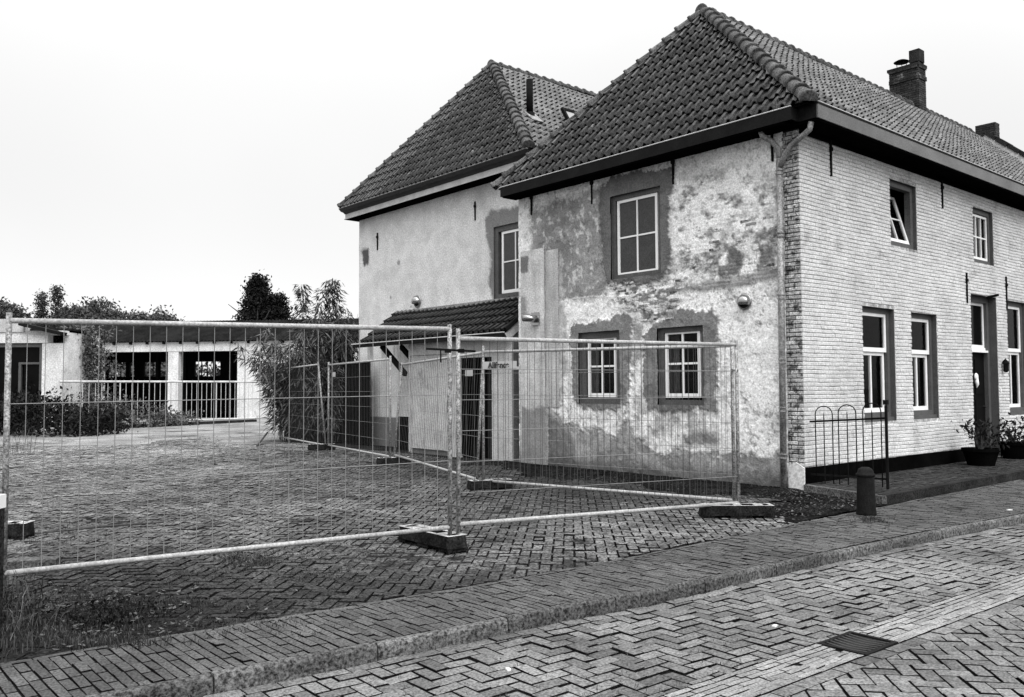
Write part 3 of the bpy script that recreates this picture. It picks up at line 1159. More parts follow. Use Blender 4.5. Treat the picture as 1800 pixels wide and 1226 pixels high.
H1 = thing('corner_house', (0, 0, 0), 'white corner house with hipped tiled roof, stained plaster side and painted brick street front', 'house')
W1 = 6.70
PW = lambda s, z, d: Vector((d, s, z))         # side wall: s = Y, depth runs along +X
PF = lambda s, z, d: Vector((s, d, z))         # street wall: s = X, depth runs along +Y
W_HOLES = [(2.77, 3.99, 3.65, 5.25), (3.78, 4.88, 1.28, 2.68), (1.85, 2.87, 1.28, 2.66)]

A_ = [(6.33, 5.40), (4.20, 5.52), (4.18, 4.69), (4.14, 3.58), (4.08, 3.34), (5.34, 3.35), (5.41, 4.35), (6.33, 4.38)]
B_ = [(4.26, 5.49), (3.98, 5.60), (3.19, 5.58), (2.50, 5.52), (2.51, 5.17), (2.60, 5.04), (2.56, 3.70), (2.82, 3.53), (4.08, 3.58), (4.22, 4.25)]
C_ = [(2.53, 5.17), (1.78, 5.33), (1.09, 5.20), (0.30, 4.78), (0.30, 3.41), (1.35, 3.32), (2.56, 3.54)]
CB_ = [(1.30, 4.30), (0.30, 4.45), (0.30, 3.32), (1.70, 3.38), (1.60, 3.9)]
LINE_ = [(2.56, 3.40), (1.47, 3.40), (0.30, 3.50), (0.30, 3.33), (1.41, 3.23), (2.56, 3.27)]
E_ = [(4.00, 3.62), (2.31, 3.51), (2.31, 3.21), (2.57, 2.80), (3.23, 2.80), (3.94, 3.07)]
F_ = [(5.10, 2.81), (4.09, 2.90), (3.87, 3.06), (3.54, 2.97), (3.49, 2.46), (3.56, 1.27), (4.41, 1.15), (5.03, 1.28)]
F2_ = [(3.54, 2.88), (3.21, 2.71), (3.27, 2.03), (3.49, 2.03)]
G_ = [(3.21, 2.60), (2.96, 2.77), (2.31, 2.98), (1.59, 2.92), (1.50, 2.56), (1.56, 2.37), (1.60, 1.22), (3.12, 1.20), (3.25, 1.50)]
H_ = [(5.80, 1.21), (5.45, 0.98), (4.96, 0.80), (4.34, 0.81), (3.90, 0.64), (3.68, 1.08), (3.43, 0.66), (3.20, 0.52), (2.87, 0.43), (0.29, 0.53), (0.29, -0.20), (5.88, -0.20)]
HD_ = [(5.80, 1.03), (5.37, 0.87), (5.01, 0.49), (5.05, -0.1), (5.81, -0.1)]
S_ = [(2.35, 0.76), (1.98, 0.87), (1.61, 0.81), (1.61, 0.64), (2.36, 0.58)]
LW_ = [(5.80, 4.45), (5.39, 4.34), (5.34, 3.35), (5.18, 2.53), (5.36, 1.39), (5.80, 1.15)]
U_ = [(4.11, 1.23), (1.62, 1.26), (1.63, 0.83), (2.61, 0.60), (3.27, 0.77), (4.04, 0.85)]


def w_tone(S, Z):
    n1 = fbm(S * 1.2, Z * 1.2, 3); n2 = fbm(S * 5, Z * 5, 11); n3 = fbm(S * 16, Z * 16, 21, 3)
    T = 0.82 + 0.06 * (n1 - 0.5) + 0.12 * (n2 - 0.5)
    ghost = 0.5 + 0.5 * np.sin(2 * np.pi * Z / 0.066)

    def lay(T, poly, val, k=1.0, warp=0.07, soft=0.03, seed=1):
        m = softmask(S, Z, poly, warp, soft, seed) * k
        return T * (1 - m) + val * m
    T = lay(T, A_, 0.27 + 0.16 * (n2 - 0.5), 1, 0.10, 0.06, 2)
    specks = np.clip((fbm(S * 11, Z * 9, 5, 3) - 0.60) * 9, 0, 1) * softmask(S, Z, A_, 0.2, 0.2, 8)
    T = T * (1 - specks) + 0.55 * specks
    # mottled zone where old brickwork shows through the limewash
    n4 = fbm(S * 9, Z * 22, 35, 3)
    blot = np.clip((fbm(S * 3.4, Z * 4.0, 31, 5) * .7 + n4 * .3 - 0.485) * 11, 0, 1) * np.clip(0.40 + 1.6 * (n3 - 0.25), 0, 1)
    T = T * (1 - blot * 0.85 * softmask(S, Z, C_, 0.2, 0.2, 12)) + 0.07 * blot * 0.85 * softmask(S, Z, C_, 0.2, 0.2, 12)
    blot2 = np.clip((fbm(S * 3.4, Z * 2.4, 77, 5) - 0.47) * 9, 0, 1)
    mk = blot2 * softmask(S, Z, CB_, 0.25, 0.15, 14) * 0.85
    T = T * (1 - mk) + 0.12 * mk
    bk = np.clip((fbm(S * 7, Z * 15, 41, 5) - 0.475) * 12, 0, 1) * softmask(S, Z, E_, 0.15, 0.12, 15) * 0.8
    T = T * (1 - bk) + 0.07 * bk
    T = lay(T, [(3.29, 2.99), (2.99, 2.99), (3.0, 2.78), (3.23, 2.80)], 0.05, 0.85, 0.05, 0.04, 16)
    T = lay(T, [(2.76, 3.04), (2.41, 3.08), (2.44, 2.79), (2.73, 2.81)], 0.06, 0.75, 0.09, 0.05, 17)
    T = lay(T, LINE_, 0.22, 0.9, 0.05, 0.03, 18)
    T = lay(T, LW_, 0.42 + 0.2 * (n2 - 0.5), 0.8, 0.08, 0.04, 19)
    st = np.clip((fbm(S * 9, Z * 1.0, 61) - 0.5) * 5, 0, 1) * softmask(S, Z, U_, 0.1, 0.1, 20) * 0.7
    T = T * (1 - st) + 0.26 * st
    T = lay(T, B_, 0.13 + 0.06 * (n2 - 0.5), 0.97, 0.09, 0.012, 22)
    edge = softmask(S, Z, B_, 0.05, 0.09, 23); edge = edge * (1 - edge) * 3
    T = T * (1 - 0.4 * edge) + 0.10 * 0.4 * edge
    T = lay(T, F_, 0.185 + 0.07 * (n2 - 0.5), 0.95, 0.10, 0.014, 24)
    T = lay(T, F2_, 0.22, 0.8, 0.08, 0.05, 25)
    T = lay(T, G_, 0.185 + 0.07 * (n2 - 0.5), 0.95, 0.10, 0.014, 26)
    hm = np.clip((fbm(S * 6, Z * 5, 401) - .47) * 7, 0, 1)
    T = lay(T, H_, 0.25 + 0.12 * (n1 - 0.5) + 0.14 * hm * np.clip(Z * 1.2, 0, 1), 0.92, 0.12, 0.05, 27)
    T = lay(T, HD_, 0.12, 0.7, 0.06, 0.05, 28)
    T = lay(T, S_, 0.11, 0.8, 0.08, 0.05, 29)
    # foot of the wall, darker towards the ground
    foot = np.clip((0.28 + 0.25 * (n2 - 0.5) - Z) * 5, 0, 1) * 0.7
    T = T * (1 - foot) + 0.07 * foot
    # peeling: bare grey where flakes of limewash have come off, more of it low down and under the sills
    pe = np.clip((fbm(S * 4, Z * 4, 431, 5) - .45) * 12, 0, 1)
    bare = (1 - pe) * np.clip(0.12 + 1.3 * (fbm(S * .9, Z * .9, 441) - .45), 0, .8) * (1 - .8 * softmask(S, Z, [(1.45, 3.2), (0.3, 3.2), (0.3, .7), (1.5, .7)], .3, .2, 481))
    T = T * (1 - bare * .85) + (T * .36) * bare * .85
    fl = np.clip((fbm(S * 18, Z * 18, 451, 3) - .62) * 10, 0, 1) * np.clip((fbm(S * 1.1, Z * 1.1, 461) - .4) * 4, 0, 1)
    T = T * (1 - .6 * fl) + .10 * .6 * fl
    spk = np.clip((n3 - 0.70) * 14, 0, 1) * 0.5
    T = T * (1 - spk) + 0.15 * spk
    return np.clip(T, 0.03, 0.82)


def w_relief(S, Z):
    r = (fbm(S * 2.2, Z * 2.2, 91) - 0.5) * 0.03 + (fbm(S * 14, Z * 14, 93, 2) - 0.5) * 0.008
    thick = softmask(S, Z, B_, 0.09, 0.012, 22) + softmask(S, Z, F_, 0.10, 0.014, 24) + softmask(S, Z, G_, 0.10, 0.014, 26) - .8 * softmask(S, Z, H_, 0.12, 0.02, 27)
    flake = 0.010 * np.clip((fbm(S * 4, Z * 4, 431, 5) - .45) * 12, 0, 1)
    step = np.where(Z < 3.36 + .03 * np.sin(S * 3), 0.014, 0.0)
    br = np.clip(softmask(S, Z, C_, 0.2, 0.2, 12) + softmask(S, Z, E_, 0.15, 0.12, 15), 0, 1) * 0.004 * np.sin(2 * np.pi * (Z + .01 * np.sin(S * 2)) / 0.066) * np.clip((fbm(S * 2, Z * 2, 471) - .42) * 5, 0, 1)
    return -(r + 0.022 * thick + step + br + flake)


side = grid_wall('side_wall', 0.27, W1, -0.15, 5.66, 0.018, W_HOLES, PW, w_tone, w_relief, 'render_w', H1)
side['label'] = 'stained patched plaster side wall facing the yard'
for hh_ in W_HOLES:
    mb = MB(); reveals(mb, PW, [hh_], 0.16, -0.004); mb.build('window_reveal', 'frame_grey', side)

# old bricks laid bare where the render has fallen off
zc = 2.80
row = 0
while zc < 5.0:
    x = 0.35 + (0.11 if row % 2 else 0)
    while x < 4.0:
        a, b = x + .004, x + .205
        S1, Z1 = np.array([[(a + b) / 2]]), np.array([[zc + .03]])
        pe_ = float(softmask(S1, Z1, E_, .15, .05, 15)[0, 0]); pc_ = float(softmask(S1, Z1, [(2.5, 4.5), (1.5, 4.2), (.4, 4.4), (.4, 3.5), (2.5, 3.6)], .2, .1, 12)[0, 0])
        hit = any(h[0] - .15 < (a + b) / 2 < h[1] + .15 and h[2] - .12 < zc < h[3] + .12 for h in W_HOLES)
        if not hit and random.random() < .42 * pe_ + .16 * pc_:
            r0 = float(w_relief(S1, Z1)[0, 0])
            v, f = brick_geo(a, b, zc + .004, zc + .058, -r0 + .005 + random.uniform(0, .005), PW)
            put('exposed_brick', me_from('exposed_brick', v, [q[::-1] for q in f], 'quoin_brick'), side)
        x += .212
    zc += .0655
    row += 1

# raised plaster strip (old flue) at the back end of the side wall
def p_tone(S, Z):
    n2 = fbm(S * 9, Z * 1.5, 111); n1 = fbm(S * 2, Z * 2, 112)
    T = 0.50 + 0.3 * (n2 - 0.5) + 0.2 * (n1 - 0.5)
    m = softmask(S, Z, [(5.7, 1.15), (6.7, 1.22), (6.7, -0.3), (5.7, -0.3)], 0.1, 0.02, 113)
    T = T * (1 - m) + 0.24 * m
    m = softmask(S, Z, [(6.32, 3.0), (6.62, 3.0), (6.62, 3.55), (6.4, 3.55)], 0.1, 0.05, 114)
    T = T * (1 - m * 0.8) + 0.2 * m * 0.8
    m = softmask(S, Z, [(6.32, 4.05), (6.60, 4.05), (6.60, 4.40), (6.32, 4.38)], 0.03, 0.015, 115)
    return T * (1 - m) + 0.16 * m


grid_wall('flue_strip', 5.82, 6.56, -0.1, 4.50, 0.03, [], lambda s, z, d: Vector((-0.075 + d, s, z)), p_tone,
          lambda S, Z: -(fbm(S * 3, Z * 3, 121) - 0.5) * 0.02, 'render_w', H1)
mb = MB(); mb.box(-0.07, 0.03, 5.822, 6.558, -0.1, 4.495, skip=('l',))
mb.build('flue_strip_side', 'stucco_mid', H1)
grid_wall('flue_strip_return', 5.45, 5.82, 1.2, 4.44, 0.03, [], lambda s, z, d: Vector((-0.035 + d, s, z)), lambda S, Z: p_tone(S, Z) * .85, lambda S, Z: 0 * S, 'render_w', H1)
mb = MB(); mb.box(-0.034, 0.02, 5.452, 5.82, 1.2, 4.438, skip=('l',)); mb.build('flue_strip_side', 'stucco_mid', H1)

# street wall: painted brick, every brick modelled
F_HOLES = [(1.90, 3.06, 0.985, 2.97), (3.72, 4.79, 0.985, 2.955), (3.00, 4.05, 4.13, 5.33), (6.63, 7.68, 4.16, 5.31), (6.40, 7.74, 0.10, 3.48), (8.32, 9.50, 0.95, 3.465)]
FX1 = 15.5
mb = MB()
X = sorted(set([0.0, FX1] + [h[0] for h in F_HOLES] + [h[1] for h in F_HOLES]))
Z = sorted(set([-0.15, 5.70] + [h[2] for h in F_HOLES] + [h[3] for h in F_HOLES]))
for i in range(len(X) - 1):
    for j in range(len(Z) - 1):
        cx, cz = (X[i] + X[i + 1]) / 2, (Z[j] + Z[j + 1]) / 2
        if any(h[0] < cx < h[1] and h[2] < cz < h[3] for h in F_HOLES):
            continue
        mb.add([(X[i], 0.006, Z[j]), (X[i + 1], 0.006, Z[j]), (X[i + 1], 0.006, Z[j + 1]), (X[i], 0.006, Z[j + 1])], [(0, 1, 2, 3)])
street = mb.build('street_wall', 'mortar_shaded', H1)
for hh_ in F_HOLES:
    mb = MB(); reveals(mb, PF, [hh_], 0.22, 0.006); mb.build('window_reveal', 'frame_grey', street)
street['label'] = 'white painted brick street wall'

BRICKS = []
course = 0.0655
zc = 0.345
row = 0
while zc < 5.62:
    x = -0.002 - (0.115 if row % 2 else 0.0)
    while x < FX1:
        l = 0.222 + random.uniform(-0.006, 0.006)
        a, b = max(x, 0.0), min(x + l, FX1)
        for h in F_HOLES:
            if h[2] - 0.03 < zc + 0.03 < h[3] + 0.03:
                if a < h[0] < b:
                    b = h[0] if h[0] - a > b - h[1] or b < h[1] else b
                if a >= h[0] - 1e-6 and b <= h[1] + 1e-6:
                    a = b = 0
                elif h[0] <= a < h[1] < b:
                    a = h[1]
        if b - a > 0.03:
            BRICKS.append((a + 0.0006, b - 0.0006, zc + 0.003, zc + course - 0.003))
        x += l + 0.002
    zc += course
    row += 1


key = []
for b in BRICKS:
    q = proj(((b[0] + b[1]) / 2, 0, b[2]))
    vis = q and q[0] < 1800 and q[1] > 0
    key.append((0 if vis else 1, q[2] if q else 99, b))
key.sort(key=lambda t: t[:2])
rest = MB()
for n, (hid, d, b) in enumerate(key):
    v, f = brick_geo(b[0], b[1], b[2], b[3], 0.003 + abs(random.gauss(0, 0.0025)), PF)
    if n < 300 and not hid:
        put('brick', me_from('brick', v, f, 'paint_brick'), street)
    else:
        rest.add(v, f, random.random())
setp(rest.build('bricks_further_off', 'paint_brick', street, tints=True), kind='stuff')

# rough toothed brick quoin on the side-wall end of the street wall
qmb = MB()
quoin = put('quoin', me_from('quoin', [(0.008, 0.0, -0.1), (0.008, 0.29, -0.1), (0.008, 0.29, 5.66), (0.008, 0.0, 5.66)], [(0, 3, 2, 1)], 'stone_dark'), H1)
zc = 0.345
row = 0
while zc < 5.60:
    segs = [(0.0, 0.11), (0.115, 0.30)] if row % 2 else [(0.0, 0.222), (0.23, 0.29)]
    for a, b in segs:
        v, f = brick_geo(a + 0.004, b - 0.004, zc + 0.004, zc + course - 0.004, 0.002 + abs(random.gauss(0, 0.006)), PW)
        put('brick', me_from('brick', v, [q[::-1] for q in f], 'quoin_brick'), quoin)
    zc += course
    row += 1
mb = MB()
pts = [(0.0, -0.1), (0.27, -0.1), (0.27, 0.36), (0.14, 0.42), (0.0, 0.34)]
mb.add([(-0.035, y, z) for y, z in pts] + [(0.01, y, z) for y, z in pts], [(4, 3, 2, 1, 0)] + [(i, (i + 1) % 5, 5 + (i + 1) % 5, 5 + i) for i in range(5)])
mb.build('quoin_foot', 'white_old', quoin)

# black plinth and the rest of the shell
mb = MB(); mb.box(0.0, 6.40, -0.014, 0.0, -0.1, 0.343); mb.box(7.74, FX1, -0.014, 0.0, -0.1, 0.343)
mb.build('plinth', 'plinth_black', H1)
mb = MB()
mb.add([(0.3, W1, -.15), (FX1, W1, -.15), (FX1, W1, 5.7), (0.0, W1, 5.7), (0.0, W1, -.15)], [(0, 1, 2, 3, 4)])
mb.add([(FX1, 0, -.15), (FX1, W1, -.15), (FX1, W1, 5.7), (FX1, 0, 5.7)], [(0, 1, 2, 3)])
mb.build('back_wall', 'white_old', H1)
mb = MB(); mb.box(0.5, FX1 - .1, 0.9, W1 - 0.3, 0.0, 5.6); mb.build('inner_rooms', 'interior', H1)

# windows
window(H1, PW, 2.77, 3.99, 3.65, 5.25, 0.03, 0.085, 2, 2, (2.90, 3.885, 3.70, 5.16), 'glass_blind', sashw=0.055, mull=0.03)
window(H1, PW, 3.78, 4.88, 1.28, 2.68, 0.03, 0.13, 2, 2, (3.945, 4.70, 1.41, 2.59), 'glass_clear', curtain=0.16, sashw=0.06, mull=0.035)
window(H1, PW, 1.85, 2.87, 1.28, 2.66, 0.03, 0.09, 2, 2, (1.985, 2.76, 1.41, 2.60), 'glass_clear', curtain=0.2, sashw=0.06, mull=0.035)
for (a, b, z0, z1) in F_HOLES[:2]:
    zt = 2.20
    window(H1, PF, a, b, z0 + .07, z1, 0.10, 0.085, 1, 1, splits=[(a + .085, b - .085, zt, z1 - .085, 1, 1, 0.0), (a + .10, b - .11, z0 + .155, zt - .002, 2, 1, 0.035)], sill=0.068, sashw=0.06, mull=0.04, glass='glass_clear', curtain=0.14)
a, b, z0, z1 = F_HOLES[2]
w_open = window(H1, PF, a, b, z0, z1, 0.07, 0.10, 2, 2, (a + .11, b - .11, z0 + .10, z1 - .12), 'glass_clear', sashw=0.055, tilt=0.28, label='upper window with its sash tilted inwards')
a, b, z0, z1 = F_HOLES[3]
window(H1, PF, a, b, z0, z1, 0.07, 0.09, 3, 2, (a + .10, b - .10, z0 + .09, z1 - .11), 'glass_clear', curtain=0.3, sashw=0.045, mull=0.028)
a, b, z0, z1 = F_HOLES[5]
window(H1, PF, a, b, z0 + .07, z1, 0.10, 0.09, 1, 1, splits=[(a + .09, b - .09, 2.35, z1 - .09, 1, 1, 0.0), (a + .10, b - .10, z0 + .16, 2.348, 2, 1, 0.035)], sill=0.068, sashw=0.06, mull=0.04, glass='glass_clear', curtain=0.14)

# front door with fanlight
a, b, z0, z1 = F_HOLES[4]
mb = MB()
mb.box(a, a + .12, 0.16, 0.30, z0, z1); mb.box(b - .12, b, 0.16, 0.30, z0, z1); mb.box(a + .12, b - .12, 0.16, 0.30, z1 - .12, z1)
door = mb.build('door', 'frame_grey', H1)
door['label'] = 'black front door with fanlight in a grey frame'
da, db = a + .12, b - .12
mb = MB(); mb.box(da, db, 0.20, 0.28, 2.30, 2.40); mb.box(da - .02, db + .02, 0.15, 0.20, 2.30, 2.345); mb.build('transom', 'frame_white', door)
mb = MB()
mb.box(da, db, 0.22, 0.27, 2.40, 2.46); mb.box(da, db, 0.22, 0.27, z1 - .18, z1 - .12)
mb.box(da, da + .06, 0.22, 0.27, 2.46, z1 - .18); mb.box(db - .06, db, 0.22, 0.27, 2.46, z1 - .18)
mb.build('fanlight_sash', 'frame_white', door)
mb = MB(); mb.box(da + .05, db - .05, 0.24, 0.25, 2.45, z1 - .17); mb.build('pane', 'glass_dark', door)
mb = MB(); mb.box(da, db, 0.24, 0.28, z0 + .05, 2.298); mb.build('door_leaf', 'door_black', door)
for zz0, zz1 in ((0.30, 0.62), (0.75, 1.30), (1.42, 2.15)):
    for xa, xb in ((da + .10, (da + db) / 2 - .05), ((da + db) / 2 + .05, db - .10)):
        mb = MB(); mb.box(xa, xb, 0.228, 0.241, zz0, zz1); mb.build('door_panel', 'door_black', door)
mb = MB(); mb.box(a, b, 0.05, 0.30, -0.02, z0 + .048); mb.build('doorstep', 'stone_dark', door)
mb = MB()
mb.lathe(((da + db) / 2 + .02, 0.225, 1.78), [(0.02, 0.0), (0.075, -0.012), (0.085, -0.03), (0.06, -0.05), (0.01, -0.055)], 14, (0, 1, 0))
mb.tube([((da + db) / 2 + .02, 0.205, 1.74), ((da + db) / 2 + .06, 0.195, 1.62), ((da + db) / 2 + .03, 0.20, 1.55)], [0.05, 0.035, 0.012], 8)
mb.build('door_ornament', 'frame_white', door, True)
mb = MB(); mb.tube([(da + 0.98, 0.235, 1.15), (da + 0.98, 0.17, 1.15)], 0.02, 8); mb.build('door_knob', 'chrome', door)

# wall lamp, bell and rod by the door: fixed things of their own
lamp = thing('wall_lamp', (7.95, 0, 2.0), 'small black lantern on white brick between front door and tall window', 'lamp')
mb = MB(); mb.lathe((7.95, -0.08, 1.88), [(0.03, 0), (0.055, 0.03), (0.055, 0.17), (0.075, 0.19), (0.02, 0.27)], 8); mb.build('lantern', 'iron', lamp)
mb = MB(); mb.tube([(7.95, -0.002, 2.08), (7.95, -0.08, 2.17)], 0.014, 6); mb.build('bracket', 'iron', lamp)
bell = setp(beam_box(None, 'doorbell', 7.80, 7.84, -0.02, -0.006, 1.46, 1.54, 'frame_white'), 'tiny white doorbell on brick beside the black front door', 'doorbell')
rod = MB(); rod.tube([(7.28, 0.02, 3.46), (7.34, -0.20, 3.50)], 0.026, 8)
setp(rod.build('flag_holder', 'iron'), 'short dark metal rod sticking out above the front door', 'rod')

# iron wall anchors
def anchor(P, s, z0, z1, label, wrap=0.0):
    mb = MB()
    n = 6
    for k in range(n):
        t0, t1 = k / n, (k + 1) / n
        w0 = 0.022 - 0.008 * t0; w1 = 0.022 - 0.008 * t1
        za, zb = z1 - (z1 - z0) * t0, z1 - (z1 - z0) * t1
        v = [P(s - w0, za, -0.03), P(s + w0, za, -0.03), P(s + w1, zb, -0.03), P(s - w1, zb, -0.03),
             P(s - w0, za, 0.004), P(s + w0, za, 0.004), P(s + w1, zb, 0.004), P(s - w1, zb, 0.004)]
        mb.add(v, [(0, 1, 2, 3), (0, 4, 5, 1), (1, 5, 6, 2), (2, 6, 7, 3), (3, 7, 4, 0)])
    c = z1 - (z1 - z0) * 0.25
    v = [P(s - .034, c - .03, -.042), P(s + .034, c - .03, -.042), P(s + .034, c + .03, -.042), P(s - .034, c + .03, -.042),
         P(s - .034, c - .03, 0), P(s + .034, c - .03, 0), P(s + .034, c + .03, 0), P(s - .034, c + .03, 0)]
    mb.add(v, [(0, 1, 2, 3), (0, 4, 5, 1), (1, 5, 6, 2), (2, 6, 7, 3), (3, 7, 4, 0)])
    o = mb.build('wall_anchor', 'iron')
    return setp(o, label, 'wall anchor', 'iron wall anchors')


anchor(PF, 0.95, 5.04, 5.64, 'black iron wall anchor under street eaves nearest the house corner')
anchor(PF, 5.16, 5.07, 5.62, 'black iron wall anchor under street eaves between the two upper windows')
anchor(PF, 6.20, 3.27, 3.89, 'black iron wall anchor on brick just before the front door top')
anchor(PF, 8.29, 3.25, 3.98, 'black iron wall anchor at top corner of the tall window past the door')
anchor(PW, 6.27, 5.26, 5.75, 'black iron wall anchor at back end of the stained side wall')
anchor(PW, 4.49, 5.20, 5.75, 'black iron wall anchor above grey plaster beside upper side window, away from the street')
anchor(PW, 2.475, 5.22, 5.75, 'black iron wall anchor at streetward top corner of the upper side window patch')
anchor(PW, 0.46, 5.22, 5.66, 'black iron wall anchor beside the forked downpipe')

# eaves: gutters, soffits
def box_gutter(parent, name, pts, mat):
    mb = MB(); mb.box(*pts); return mb.build(name, mat, parent)


gw = box_gutter(H1, 'side_gutter', (-0.40, -0.375, -0.12, 6.84, 5.69, 5.89), 'gutter_dark')
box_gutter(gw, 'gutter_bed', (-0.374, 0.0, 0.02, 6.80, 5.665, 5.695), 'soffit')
box_gutter(gw, 'gutter_end', (-0.374, -0.05, 6.80, 6.838, 5.696, 5.885), 'gutter_dark')
box_gutter(gw, 'gutter_end', (-0.374, -0.16, -0.118, -0.09, 5.696, 5.885), 'gutter_dark')
mb = MB(); mb.tube([(-0.40, -0.12, 5.897), (-0.40, 6.85, 5.897)], 0.011, 6); mb.build('gutter_lip', 'lead_edge', gw)
gf = box_gutter(H1, 'street_gutter', (-0.19, FX1, -0.45, -0.425, 5.685, 5.895), 'gutter_grey')
box_gutter(gf, 'gutter_rim', (-0.195, FX1, -0.456, -0.43, 5.896, 5.925), 'gutter_dark')
mb = MB(); mb.tube([(-0.195, -0.456, 5.932), (FX1, -0.456, 5.932)], 0.009, 6); mb.build('gutter_lip', 'lead_edge', gf)
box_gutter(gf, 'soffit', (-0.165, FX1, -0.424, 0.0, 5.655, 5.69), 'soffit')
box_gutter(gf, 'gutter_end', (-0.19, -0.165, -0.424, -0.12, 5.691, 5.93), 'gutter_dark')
box_gutter(gf, 'eave_shade', (0.0, FX1, -0.02, -0.012, 5.575, 5.654), 'soffit')  # black strip standing in for the eave's shadow on the wall
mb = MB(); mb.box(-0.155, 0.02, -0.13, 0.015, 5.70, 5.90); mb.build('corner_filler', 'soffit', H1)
# wood wall plate behind the soffit so that no light leaks in
mb = MB(); mb.box(0.02, FX1 - .01, 0.02, 0.25, 5.60, 5.72); mb.box(0.02, 0.25, 0.26, W1 - .02, 5.60, 5.72); mb.build('wall_plate', 'soffit', H1)

# roof
EW, EF, EZ = -0.34, -0.40, 5.90
AP, RZ, VM = 2.15, 9.25, 3.35
roof = None
VN = 2 * VM - EF
mb = MB()
k = 0.05
mb.add([(EW + k, EF + k, EZ), (EW + k, VN - k, EZ), (AP, VM, RZ - .03)], [(0, 2, 1)])
mb.add([(EW + k, EF + k, EZ), (FX1, EF + k, EZ), (FX1, VM, RZ - .03), (AP, VM, RZ - .03)], [(0, 1, 2, 3)])
mb.add([(EW + k, VN - k, EZ), (FX1, VN - k, EZ), (FX1, VM, RZ - .03), (AP, VM, RZ - .03)], [(0, 3, 2, 1)])
roof = mb.build('roof', 'deck', H1)
roof['label'] = 'hipped pantile roof'
singles = []
Bw = Vector((AP - EW, 0, RZ - EZ)); lw = Bw.length
roof_face(roof, (EW, EF, EZ), (0, 1, 0), Bw, VN - EF, lw, (VM - EF) / lw, (VN - VM) / lw, 'tile', singles)
Bf = Vector((0, VM - EF, RZ - EZ)); lf = Bf.length
roof_face(roof, (EW, EF, EZ), (1, 0, 0), Bf, FX1 - EW, lf, (AP - EW) / lf, 0.0, 'tile_lit', singles)
finish_roof(roof, singles)
cap_run(roof, (EW - .02, EF - .0, EZ + .02), (AP, VM, RZ + .03), 0.125)
cap_run(roof, (EW - .02, VN - .0, EZ + .02), (AP, VM, RZ + .03), 0.115)
cap_run(roof, (AP - .12, VM, RZ + .02), (FX1, VM, RZ + .02), 0.12)

# downpipe with two swan necks
pipe = thing('downpipe', (-0.09, 0.33, 0), 'zinc downpipe forked at its top, on the corner of the white house', 'downpipe')
mb = MB(); mb.tube([(-0.075, 0.33, 0.0), (-0.075, 0.30, 5.22)], 0.05, 12); mb.build('pipe', 'zinc', pipe, True)
mb = MB(); mb.tube([(-0.24, 0.52, 5.68), (-0.22, 0.50, 5.60), (-0.14, 0.38, 5.50), (-0.08, 0.31, 5.38), (-0.075, 0.30, 5.16)], [0.045] * 5, 12); mb.build('swan_neck', 'zinc', pipe, True)
mb = MB(); mb.tube([(-0.13, -0.30, 5.66), (-0.13, -0.27, 5.55), (-0.13, -0.14, 5.47), (-0.11, 0.06, 5.38), (-0.095, 0.19, 5.25), (-0.08, 0.29, 5.08)], [0.045] * 6, 12); mb.build('swan_neck', 'zinc', pipe, True)
for zb in (4.97, 3.97, 2.99, 1.97, 1.21, 0.48):
    mb = MB()
    for dz in (0, 0.06):
        mb.lathe((-0.075, 0.33 - zb * .006, zb + dz), [(0.05, -.012), (0.062, -.010), (0.062, .010), (0.05, .012)], 12)
    mb.build('pipe_bracket', 'zinc', pipe)
beam_box(pipe, 'wall_clip', -0.055, 0.0, 0.30, 0.34, 3.0, 3.03, 'zinc')

# chimney of the corner house (bricks as pieces)
ch = put('chimney', me_from('chimney', [(x, y, z) for z in (8.6, 10.42) for x, y in ((11.41, 3.14), (11.84, 3.14), (11.84, 3.92), (11.41, 3.92))],
         [(0, 1, 5, 4), (1, 2, 6, 5), (2, 3, 7, 6), (3, 0, 4, 7), (4, 5, 6, 7)], 'stone_dark'), H1)
z = 8.70
r = 0
while z < 10.36:
    ex = 0.03 if (10.02 < z + .03 < 10.14 or z > 10.28) else 0.0
    for (P0, L_, dirn, nrm) in ((Vector((11.40, 3.93, 0)), 0.80, Vector((0, -1, 0)), Vector((-1, 0, 0))), (Vector((11.40, 3.13, 0)), 0.45, Vector((1, 0, 0)), Vector((0, -1, 0)))):
        x = 0.0 - (0.1 if r % 2 else 0)
        while x < L_:
            a, b = max(0, x) + .004, min(L_, x + .205) - .004
            if b - a > .02:
                mb = MB()
                c = P0 + dirn * ((a + b) / 2) + nrm * (ex - 0.02 + random.uniform(0, .006)) + Vector((0, 0, z + .03))
                mb.obox(c, dirn, nrm, (0, 0, 1), (b - a) / 2, 0.03, 0.026)
                put('brick', mb.mesh('brick', 'chimney_brick'), ch)
            x += .21
    z += .062
    r += 1
beam_box(ch, 'cap_slab', 11.36, 11.89, 3.09, 3.97, 10.37, 10.45, 'stone_dark')
cow = thing('chimney_cowl', (11.6, 3.25, 10.45), 'dark square flue hood on top of the nearer brick chimney', 'flue hood')
beam_box(cow, 'hood', 11.48, 11.80, 3.12, 3.40, 10.52, 10.86, 'stone_dark')
for x in (11.49, 11.76):
    for y in (3.13, 3.36):
        beam_box(cow, 'leg', x, x + .03, y, y + .03, 10.45, 10.52, 'stone_dark')
dish = thing('rain_cap', (11.6, 3.66, 10.45), 'round flat rain cap on thin legs atop the nearer chimney', 'rain cap')
mb = MB(); mb.lathe((11.6, 3.66, 10.64), [(0.20, 0.0), (0.21, 0.012), (0.12, 0.06), (0.02, 0.085)], 18); mb.build('cap', 'iron', dish, True)
for t in range(3):
    mb = MB(); an = t * 2.1 + .4
    mb.tube([(11.6 + .13 * math.cos(an), 3.66 + .13 * math.sin(an), 10.44), (11.6 + .15 * math.cos(an), 3.66 + .15 * math.sin(an), 10.65)], 0.01, 6); mb.build('leg', 'iron', dish)

